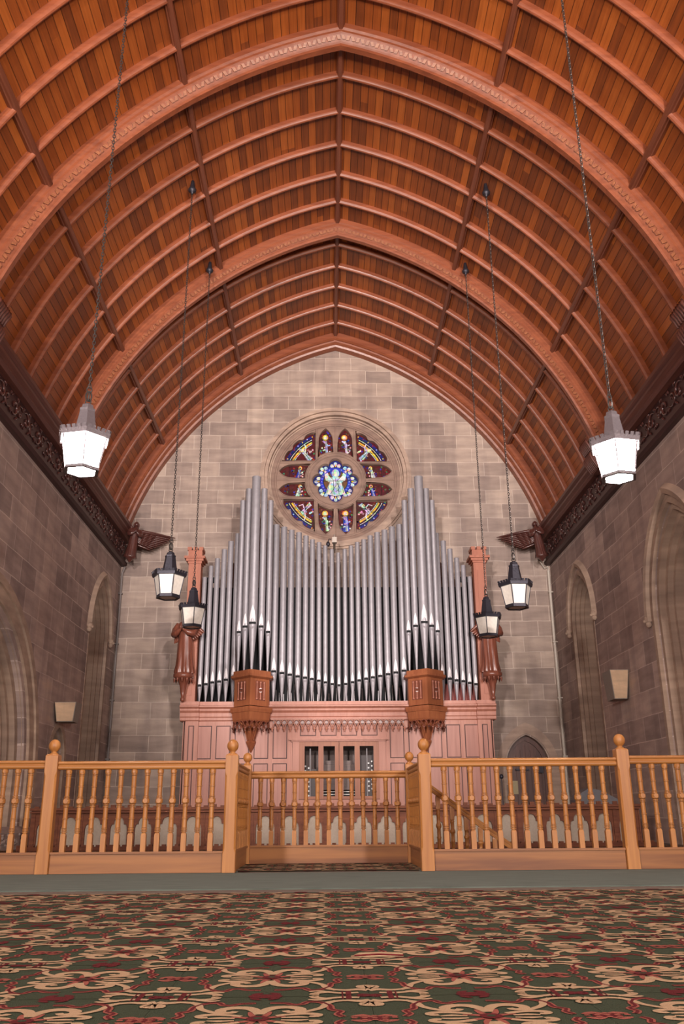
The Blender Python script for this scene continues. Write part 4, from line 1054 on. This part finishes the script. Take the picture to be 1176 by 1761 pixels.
# ------------------------------------------------------------------ loudspeakers painted like the stone
def speaker(name, label, x, y, z, w1, w0, h, dep, rotz):
    t = thing(name, label, 'loudspeaker', (x, y, z)); t.rotation_euler = (0, 0, rotz)
    mb = MB(); vs = [(-w1 / 2, -dep / 2, h), (w1 / 2, -dep / 2, h), (w1 / 2, dep / 2, h), (-w1 / 2, dep / 2, h), (-w0 / 2, -dep * .36, 0), (w0 / 2, -dep * .36, 0), (w0 / 2, dep / 2, 0), (-w0 / 2, dep / 2, 0)]
    mb.add(vs, [(0, 1, 2, 3), (4, 5, 6, 7), (1, 2, 6, 5), (2, 3, 7, 6), (3, 0, 4, 7), (0, 1, 5, 4)]); mb.build('cabinet', M_speaker_s, t)
    mb = MB(); e = .012
    a = [Vector((-w1 / 2 + e, -dep / 2 - .012, h - e)), Vector((w1 / 2 - e, -dep / 2 - .012, h - e)), Vector((w0 / 2 - e, -dep * .36 - .012, e)), Vector((-w0 / 2 + e, -dep * .36 - .012, e))]
    b_ = [p + Vector((0, .013, 0)) for p in a]; mb.add(a + b_, [(0, 1, 2, 3), (7, 6, 5, 4), (0, 4, 5, 1), (1, 5, 6, 2), (2, 6, 7, 3), (3, 7, 4, 0)]); mb.build('grille', M_speaker, t)
    return t
speaker('wall_speaker', 'stone-coloured wedge loudspeaker high on the left wall beside the big arch', WL + .235, 17.62, 2.26, .42, .32, .37, .42, 0)
speaker('wall_speaker', 'stone-coloured wedge loudspeaker on the right wall between the two arches', WR - .19, 17.15, 2.58, .37, .25, .55, .50, 0)
for x, y in ((WL + .012, 17.62), (WR - .012, 17.15)): pass

# ------------------------------------------------------------------ oak railing
def balu_mesh(z0, z1):
    H = z1 - z0; mb = MB(); q = lambda t: z0 + H * t
    mb.lathe([(.033, q(0)), (.033, q(.17)), (.033, q(.195)), (.027, q(.215)), (.020, q(.225))], (0, 0, 0), 4, 0, False, rot=pi / 4)
    g, c_, R_ = .0155, .0225, .0275
    prof = [(g, q(.22))]
    def rg(*ts):
        for t in ts: prof.extend([(g, q(t - .0075)), (R_, q(t - .0055)), (R_, q(t + .0055)), (g, q(t + .0075))])
    def cy(t0, t1, r0=c_, r1=c_): prof.extend([(r0, q(t0)), (r1, q(t1))])
    rg(.238, .258, .276); cy(.286, .388, .024, .022); rg(.396); cy(.404, .535, .022, .021); rg(.545, .563); cy(.574, .582, .024, .03); cy(.585, .635, .034, .034); rg(.648, .665); cy(.674, .782, .021, .022); rg(.79); cy(.798, .922, .022, .024); rg(.932, .95)
    mb.lathe(prof, (0, 0, 0), 12, 0, False)
    zc = q(.612); mb.tube([(0, -.024, zc), (0, -.036, zc)], .022, 10); mb.tube([(0, .024, zc), (0, .036, zc)], .022, 10)
    mb.lathe([(.022, q(.95)), (.030, q(.96)), (.030, q(.985)), (.026, q(1))], (0, 0, 0), 8, 0, False, rot=pi / 8)
    return mb.build('baluster', M_oak_z)
def railing(label, p0, p1, ztop, first, step, n, group='turned oak balustrade sections'):
    """p0->p1 on plan; first = distance of the first baluster from p0"""
    t = thing('balustrade', label, 'railing', (p0[0], p0[1], .011), group)
    d = Vector((p1[0] - p0[0], p1[1] - p0[1], 0)); L = d.length; ang = atan2(d.y, d.x); t.rotation_euler = (0, 0, ang)
    m_ = M_oak_x
    mb = MB(); z = ztop
    pr = [(-.018, z - .078), (-.03, z - .07), (-.034, z - .056), (-.03, z - .044), (-.022, z - .040), (-.022, z - .034), (-.034, z - .028), (-.04, z - .016), (-.034, z - .004), (-.018, z), (.018, z), (.034, z - .004), (.04, z - .016), (.034, z - .028), (.022, z - .034), (.022, z - .040), (.03, z - .044), (.034, z - .056), (.03, z - .07), (.018, z - .078)]
    k = len(pr); vs = [(x, a, b_) for x in (0, L) for a, b_ in pr]
    mb.add(vs, [(j, (j + 1) % k, (j + 1) % k + k, j + k) for j in range(k)], 0, True); mb.add(vs, [tuple(range(k)), tuple(range(k, 2 * k))])
    mb.build('handrail', m_, t)
    mb = MB(); mb.box(0, L, -.022, .022, .0, .175); mb.box(0, L, -.036, .036, .165, .185); mb.build('base_board', M_oak_board, t)
    b0 = balu_mesh(.185, ztop - .077); b0.parent = t; b0.location = (first, 0, 0)
    for i in range(1, n):
        b_ = b0.copy(); COL.objects.link(b_); b_.location = (first + i * step, 0, 0)
    return t
def newel(label, x, y, zt, w_, ball):
    t = thing('newel_post', label, 'newel post', (x, y, .011), 'oak newel posts with ball finials'); h = w_ / 2
    mb = MB(); e = .010; c = .016
    def sq(hh, z, ch): return [(-hh + ch, -hh, z), (hh - ch, -hh, z), (hh, -hh + ch, z), (hh, hh - ch, z), (hh - ch, hh, z), (-hh + ch, hh, z), (-hh, hh - ch, z), (-hh, -hh + ch, z)]
    rows = [(h, 0, .002), (h, .16, .002), (h, .20, c), (h, zt - .2, c), (h, zt - .16, .002), (h, zt - .012, .002), (h - .012, zt, .004)]
    vs = []
    for hh, z, ch in rows: vs += sq(hh, z, ch)
    mb.add(vs, [(i * 8 + j, i * 8 + (j + 1) % 8, (i + 1) * 8 + (j + 1) % 8, (i + 1) * 8 + j) for i in range(len(rows) - 1) for j in range(8)]); mb.add(sq(h - .012, zt, .004), [tuple(range(8))]); mb.add(sq(h, 0, .002), [tuple(range(8))])
    mb.build('post', M_oak_z, t)
    r = ball; mb = MB()
    mb.lathe([(r * .75, 0), (r * .75, .008), (r * .5, .014), (r * .42, .02)] + [(r * sin(a), .02 + r * 1.12 * (1 - cos(a)) * .97) for a in (.5, .8, 1.1, 1.4, 1.7, 2.0, 2.3, 2.6, 2.85, 3.05)], (0, 0, zt), 16)
    mb.build('ball_finial', M_oak_z, t)
RY, RY2 = 8.66, 10.15
newel('thick newel post by the left end of the front balustrade', -2.60, RY, 1.055, .118, .055)
newel('thick newel post at the left corner of the recessed bay', -.90, RY, 1.045, .118, .055)
newel('thick newel post at the right corner of the recessed bay', .93, RY, 1.045, .118, .055)
newel('thick newel post by the right end of the front balustrade', 2.83, RY, 1.075, .118, .055)
newel('slimmer newel post at the back left of the recessed bay', -.885, RY2, 1.03, .098, .05)
newel('slimmer newel post at the back right of the recessed bay', .925, RY2, 1.03, .098, .05)
ST = .1235
railing('balustrade cut by the left edge of the picture', (-5.1, RY), (-2.66, RY), 1.0, .08, ST, 19)
railing('long front balustrade left of the recessed bay', (-2.54, RY), (-.96, RY), .99, .10, ST, 12)
railing('short balustrade running back on the left side of the recessed bay', (-.895, RY + .06), (-.89, RY2 - .062), .985, .12, ST, 11)
railing('balustrade across the back of the recessed bay', (-.835, RY2), (.875, RY2), .955, .10, .1262, 13)
railing('short balustrade running back on the right side of the recessed bay', (.93, RY + .06), (.925, RY2 - .062), .985, .12, ST, 11)
railing('long front balustrade right of the recessed bay', (.99, RY), (2.77, RY), .995, .125, .1262, 13)
railing('balustrade cut by the right edge of the picture', (2.89, RY), (5.6, RY), 1.01, .10, ST, 21)
# stair handrail going down to the right behind the railing
t = thing('stair_railing', 'sloping oak stair handrail seen through the right balustrade', 'railing', (.98, 10.2, 0))
mb = MB()
for dz, hh in ((0, .03), (-.045, .03)):
    mb.add([(x, y, z) for x, zc in ((0, .93), (1.22, .05)) for y, z in ((-.03, zc + dz - hh / 2), (.03, zc + dz - hh / 2), (.035, zc + dz + hh / 2), (-.035, zc + dz + hh / 2))], [(0, 1, 5, 4), (1, 2, 6, 5), (2, 3, 7, 6), (3, 0, 4, 7), (0, 1, 2, 3), (4, 5, 6, 7)])
mb.add([(x, y, z) for x, zc in ((0, .90), (1.22, .02)) for y, z in ((-.02, zc - .02), (.02, zc - .02), (.02, zc + .02), (-.02, zc + .02))], [(0, 1, 5, 4), (1, 2, 6, 5), (2, 3, 7, 6), (3, 0, 4, 7), (0, 1, 2, 3), (4, 5, 6, 7)])
mb.build('handrail', M_oak_x, t)
for i in range(7):
    x = .1 + i * .152; zt = .93 - x * .7213 - .05
    if zt < .12: break
    mb = MB(); mb.lathe([(.03, zt - .15), (.033, zt - .14), (.033, zt - .02), (.03, zt)], (x, 0, 0), 4, rot=pi / 4, smooth=False)
    z = 0; 
    if zt > .2: mb.lathe([(.018, 0), (.02, .1), (.02, zt * .35), (.026, zt * .37), (.02, zt * .39), (.02, zt * .5), (.03, zt * .53), (.03, zt * .56), (.02, zt * .59), (.02, zt * .7), (.026, zt * .72), (.02, zt * .74), (.02, zt - .15)], (x, 0, 0), 10)
    mb.build('baluster', M_oak_z, t)

# ------------------------------------------------------------------ choir screen behind
t = thing('choir_screen', 'low dark wooden screen with an arcade of beige panels behind the railing', 'screen', (OC, 15.0, 0))
X0, X1 = -4.72, 5.08
f3 = lambda u, v, d: (u - OC, -d, v)
mb = MB(); nb = 25; bw = (X1 - X0) / nb; holes = []
for i in range(nb):
    c = X0 + bw * (i + .5); w_ = bw / 2 - (.062 if i % 4 in (0, 3) else .045)
    h = arch(c, w_, .30, .47, .04, 6)
    # trefoil shoulders
    h2 = []
    for u, v in h:
        h2.append((u, v))
    p = [(c - w_, .04), (c - w_, .32), (c - w_ * .92, .37), (c - w_ * .75, .395), (c - w_ * .62, .385), (c - w_ * .60, .43), (c - w_ * .42, .475), (c - w_ * .15, .495), (c, .50)]
    holes.append(p + [(2 * c - u, v) for u, v in p[-2::-1]])
mb.holed([(X0, .0), (X1, .0), (X1, .56), (X0, .56)], holes, .03, f3)
for h in holes: mb.strip(h, .03, -.01, f3, 0, True)
for i in range(nb + 1):
    x = X0 + bw * i - OC; mb.box(x - .012, x + .012, -.045, -.03, 0, .56); 
    if i % 4 == 0: mb.box(x - .035, x + .035, -.055, -.03, 0, .56)
mb.box(X0 - OC, X1 - OC, -.02, .05, .54, .56); mb.build('arcade_front', M_screen, t)
mb = MB(); mb.box(X0 - OC + .02, X1 - OC - .02, .012, .04, 0, .54); mb.build('beige_panelling', M_plaster, t)
mb = MB(); mb.box(X0 - OC - .05, X1 - OC + .05, -.10, .12, .56, .585); mb.box(X0 - OC - .03, X1 - OC + .03, -.07, .1, .585, .60); mb.box(X0 - OC - .06, X1 - OC + .06, -.12, .13, .60, .64)
for i in range(72):
    x = X0 - OC + i * (X1 - X0) / 72; mb.box(x, x + .075, -.05, -.02, .64, .685 if i % 2 else .665)
mb.build('capping_rail', M_screen, t)
t = thing('front_bench', 'low dark bench front with a crenellated top in front of the screen', 'bench', (OC, 14.3, .012))
mb = MB(); mb.box(X0 - OC, X1 - OC, -.03, .03, 0, .06)
for i in range(98): x = X0 - OC + i * .1; mb.box(x, x + .06, -.03, .03, .06, .085)
mb.build('bench_front', M_screen, t)

# small things near the back wall
mb = MB(); mb.tube([(0, 0, 0), (0, 0, .012)], .12, 14); mb.tube([(0, 0, 0), (0, 0, 1.15)], .009, 8); mb.ball((0, 0, 1.2), (.04, .04, .05), 0, 10, 7)
o = mb.build('microphone_stand', M_iron); o.location = (3.46, 18.0, 0); tag(o, 'thin black microphone stand beside the right end of the organ', 'microphone stand')
mb = MB(); mb.box(WR - .07, WR - .0, 17.55, 17.72, .80, 1.12); mb.box(WR - .075, WR - .07, 17.57, 17.70, .84, 1.08)
tag(mb.build('wall_box', M_white), 'small white box fixed to the right wall behind the newel post', 'wall box')
mb = MB(); mb.prism([(0, .30), (.95, .30), (.98, .72), (.80, .80), (.5, .92), (.3, .95), (.1, .86), (0, .74)], 0, .5, lambda u, v, d: (4.7 + u * .85, 17.2 + d, v))
mb.box(4.72, 5.5, 17.2, 17.7, 0, .32)
tag(mb.build('covered_seat', plain('grey_cloth', (.17, .165, .18), .8)), 'grey cloth-covered seat back seen between balusters near the right wall', 'seat')

# ------------------------------------------------------------------ carpets
C_green, C_beige, C_red, C_pink = range(4)
MC = [plain('carpet_green', (.040, .048, .028), .95, 0, .1, .6, 300), plain('carpet_beige', (.40, .26, .155), .95, 0, .1, .6, 300), plain('carpet_maroon', (.10, .012, .014), .95, 0, .1, .6, 300), plain('carpet_rose', (.27, .075, .055), .95, 0, .1, .6, 300)]
def ribbon(mb, pts, w_, m, z, sub=3):
    if m == C_beige: w_ = [a * 1.28 for a in w_]
    LAY[0] += 1; z += .000016 * (LAY[0] % 90)
    # smooth with Catmull-Rom
    P = [Vector((*p, 0)) for p in pts]; n = len(P); ww = w_ if isinstance(w_, (list, tuple)) else [w_] * n; out = []; wo = []
    for i in range(n - 1):
        p0, p1, p2, p3 = P[max(0, i - 1)], P[i], P[i + 1], P[min(n - 1, i + 2)]
        for k in range(sub):
            t = k / sub; out.append(.5 * ((2 * p1) + (p2 - p0) * t + (2 * p0 - 5 * p1 + 4 * p2 - p3) * t * t + (3 * p1 - p0 - 3 * p2 + p3) * t ** 3)); wo.append(ww[i] + (ww[i + 1] - ww[i]) * t)
    out.append(P[-1]); wo.append(ww[-1]); vs = []; k = len(out)
    for i in range(k):
        d = out[min(k - 1, i + 1)] - out[max(0, i - 1)]; d.normalize(); q = Vector((-d.y, d.x, 0)) * wo[i]
        vs += [(*(out[i] + q)[:2], z), (*(out[i] - q)[:2], z)]
    mb.add(vs, [(2 * i, 2 * i + 1, 2 * i + 3, 2 * i + 2) for i in range(k - 1)], m)
def disk(mb, cx, cy, rx, ry, m, z, n=12):
    LAY[0] += 1; z += .000016 * (LAY[0] % 90)
    mb.add([(cx + rx * cos(2 * pi * i / n), cy + ry * sin(2 * pi * i / n), z) for i in range(n)], [tuple(range(n))], m)
def tile():
    mb = MB(); z = .0032; z2 = .0042; z3 = .0024
    for sx in (-1, 1):
        for sy in (-1, 1):
            q = lambda pts: [(sx * x, sy * y) for x, y in pts]
            # medallion: big C scroll, side leaf curls
            ribbon(mb, q([(0, .055), (.012, .10), (.035, .135), (.075, .142), (.105, .118), (.103, .088), (.078, .080), (.066, .098)]), [.010, .012, .014, .014, .013, .011, .009, .008], C_beige, z)
            ribbon(mb, q([(.045, .035), (.085, .052), (.125, .058), (.155, .045), (.150, .025), (.132, .026)]), [.007, .009, .010, .010, .008, .007], C_beige, z)
            ribbon(mb, q([(.06, .012), (.10, .018), (.13, .012)]), [.004, .008, .003], C_beige, z)
            ribbon(mb, q([(.0, .0), (.035, .022), (.07, .03)]), [.010, .010, .004], C_pink, z3); ribbon(mb, q([(0, 0), (.02, .05), (.028, .09)]), [.008, .009, .004], C_pink, z3)
            # strap from the medallion towards the fleur
            ribbon(mb, q([(.095, .065), (.135, .095), (.165, .135), (.175, .18), (.205, .225)]), [.007, .008, .008, .008, .007], C_beige, z)
            # rose ribbon winding
            ribbon(mb, q([(.02, .205), (.06, .20), (.085, .18), (.11, .185), (.125, .215), (.16, .205), (.185, .16), (.19, .11), (.215, .085), (.205, .05), (.22, .02)]), .011, C_pink, z3)
            ribbon(mb, q([(.02, .205), (.06, .20), (.085, .18), (.11, .185), (.125, .215), (.16, .205), (.185, .16), (.19, .11), (.215, .085), (.205, .05), (.22, .02)]), .0045, C_red, z3 + .0009)
            # bushes between
            ribbon(mb, q([(.24, .02), (.27, .03), (.30, .01)]), [.004, .016, .004], C_pink, z3); ribbon(mb, q([(.01, .25), (.03, .27), (.02, .30)]), [.004, .014, .006], C_red, z3)
            # fleur at (.3,.3)
            fq = lambda pts: [(sx * .3 + a, sy * .3 + b_) for a, b_ in pts]
            for ax in (-1, 1):
                for ay in (-1, 1):
                    if (ax, ay) != (-sx, -sy): continue
                    g = lambda pts: [(sx * .3 - sx * x, sy * .3 - sy * y) for x, y in pts]
                    ribbon(mb, g([(0, .075), (.03, .085), (.065, .075), (.10, .085), (.125, .10)]), [.014, .012, .009, .008, .006], C_beige, z)
                    ribbon(mb, g([(.0, .12), (.012, .12), (.024, .105)]), [.028, .026, .006], C_beige, z)
                    ribbon(mb, g([(.03, .035), (.08, .03), (.12, .045), (.15, .035), (.165, .015), (.145, .012)]), [.008, .009, .008, .010, .008, .006], C_beige, z)
                    ribbon(mb, g([(.11, .05), (.15, .065), (.175, .055)]), [.005, .008, .004], C_beige, z)
                    mb.add([(*g([(.052, 0)])[0], z2), (*g([(.068, 0)])[0], z2), (*g([(.068, .055)])[0], z2), (*g([(.052, .055)])[0], z2)], [(0, 1, 2, 3)], C_red)
                    mb.add([(*g([(.075, 0)])[0], z2), (*g([(.080, 0)])[0], z2), (*g([(.080, .055)])[0], z2), (*g([(.075, .055)])[0], z2)], [(0, 1, 2, 3)], C_red)
                    ribbon(mb, g([(0, 0), (.02, .012), (.035, 0)]), [.012, .010, .003], C_red, z3)
    disk(mb, 0, 0, .030, .030, C_red, z2); disk(mb, 0, 0, .012, .012, C_green, z2 + .0006)
    for s_ in (-1, 1):
        disk(mb, 0, s_ * .295, .05, .022, C_red, z3 - .0004); disk(mb, s_ * .29, 0, .03, .02, C_red, z3 - .0005); [disk(mb, s_ * .3 + a * .026, b_ * .022, .009, .008, C_pink, z3 + .0006, 6) for a in (-2, -1, 0, 1, 2) for b_ in (-1, 0, 1) if abs(a) + abs(b_) < 3]
    # field
    mb.add([(-.3, -.3, .0012), (.3, -.3, .0012), (.3, .3, .0012), (-.3, .3, .0012)], [(0, 1, 2, 3)], C_green)
    return mb
def carpet(label, x0, y0, nx, ny):
    mb = tile(); o = mb.build('patterned_carpet', MC, recalc=False); o.location = (x0, y0, .004)
    for i, (n, off) in enumerate(((nx, (.601, 0, 0)), (ny, (0, .6035, 0)))):
        a = o.modifiers.new('repeat', 'ARRAY'); a.use_relative_offset = False; a.use_constant_offset = True; a.constant_offset_displace = off; a.count = n
    tag(o, label, 'carpet'); return o
carpet('green carpet with beige scrolls and red ribbons in the foreground', -.178 - 8 * .601, 3.75 - 6 * .6035, 18, 11)
carpet('green and beige patterned carpet beyond the railing', -.178 - 8 * .601, 3.75 + 9 * .6035, 18, 10)
mb = MB()
mb.box(WL + .02, WR - .02, 6.78, 8.60, .0, .0085)
mb.box(WL + .02, -.84, 8.60, 8.9, 0, .0085); mb.box(.87, WR - .02, 8.60, 8.9, 0, .0085)
m_, nt, b = mat('carpet_plain'); tc = N(nt, 'ShaderNodeTexCoord'); mp = N(nt, 'ShaderNodeMapping'); mp.inputs['Scale'].default_value = (3, 60, 1); nt.links.new(tc.outputs['Object'], mp.inputs[0])
no = N(nt, 'ShaderNodeTexNoise'); no.inputs['Scale'].default_value = 1; nt.links.new(mp.outputs[0], no.inputs['Vector']); rp = N(nt, 'ShaderNodeValToRGB'); rp.color_ramp.elements[0].color = (.055, .068, .055, 1); rp.color_ramp.elements[0].position = .35; rp.color_ramp.elements[1].position = .65; rp.color_ramp.elements[1].color = (.10, .115, .095, 1)
nt.links.new(no.outputs[0], rp.inputs[0]); nt.links.new(rp.outputs[0], b.inputs['Base Color']); b.inputs['Roughness'].default_value = .95
tag(mb.build('carpet_border', m_), 'plain grey-green carpet strip along the foot of the railing', 'carpet')

mb = MB(); mb.prism([(0, 0), (.02, .007), (.09, .009), (.17, .007), (.18, .002), (.18, -.002), (0, -.002)], 0, .035, lambda u, v, d: (.10 + u, 3.55 + d - u * .02, .012 + v))
mb.tube([(.10, 3.55, .014), (.19, 3.548, .018), (.28, 3.546, .014)], .003, 6, 1)
tag(mb.build('carpet_scrap', [MC[1], MC[2]]), 'small raised fold of beige and maroon carpet lying on the pattern near the photographer', 'carpet scrap')
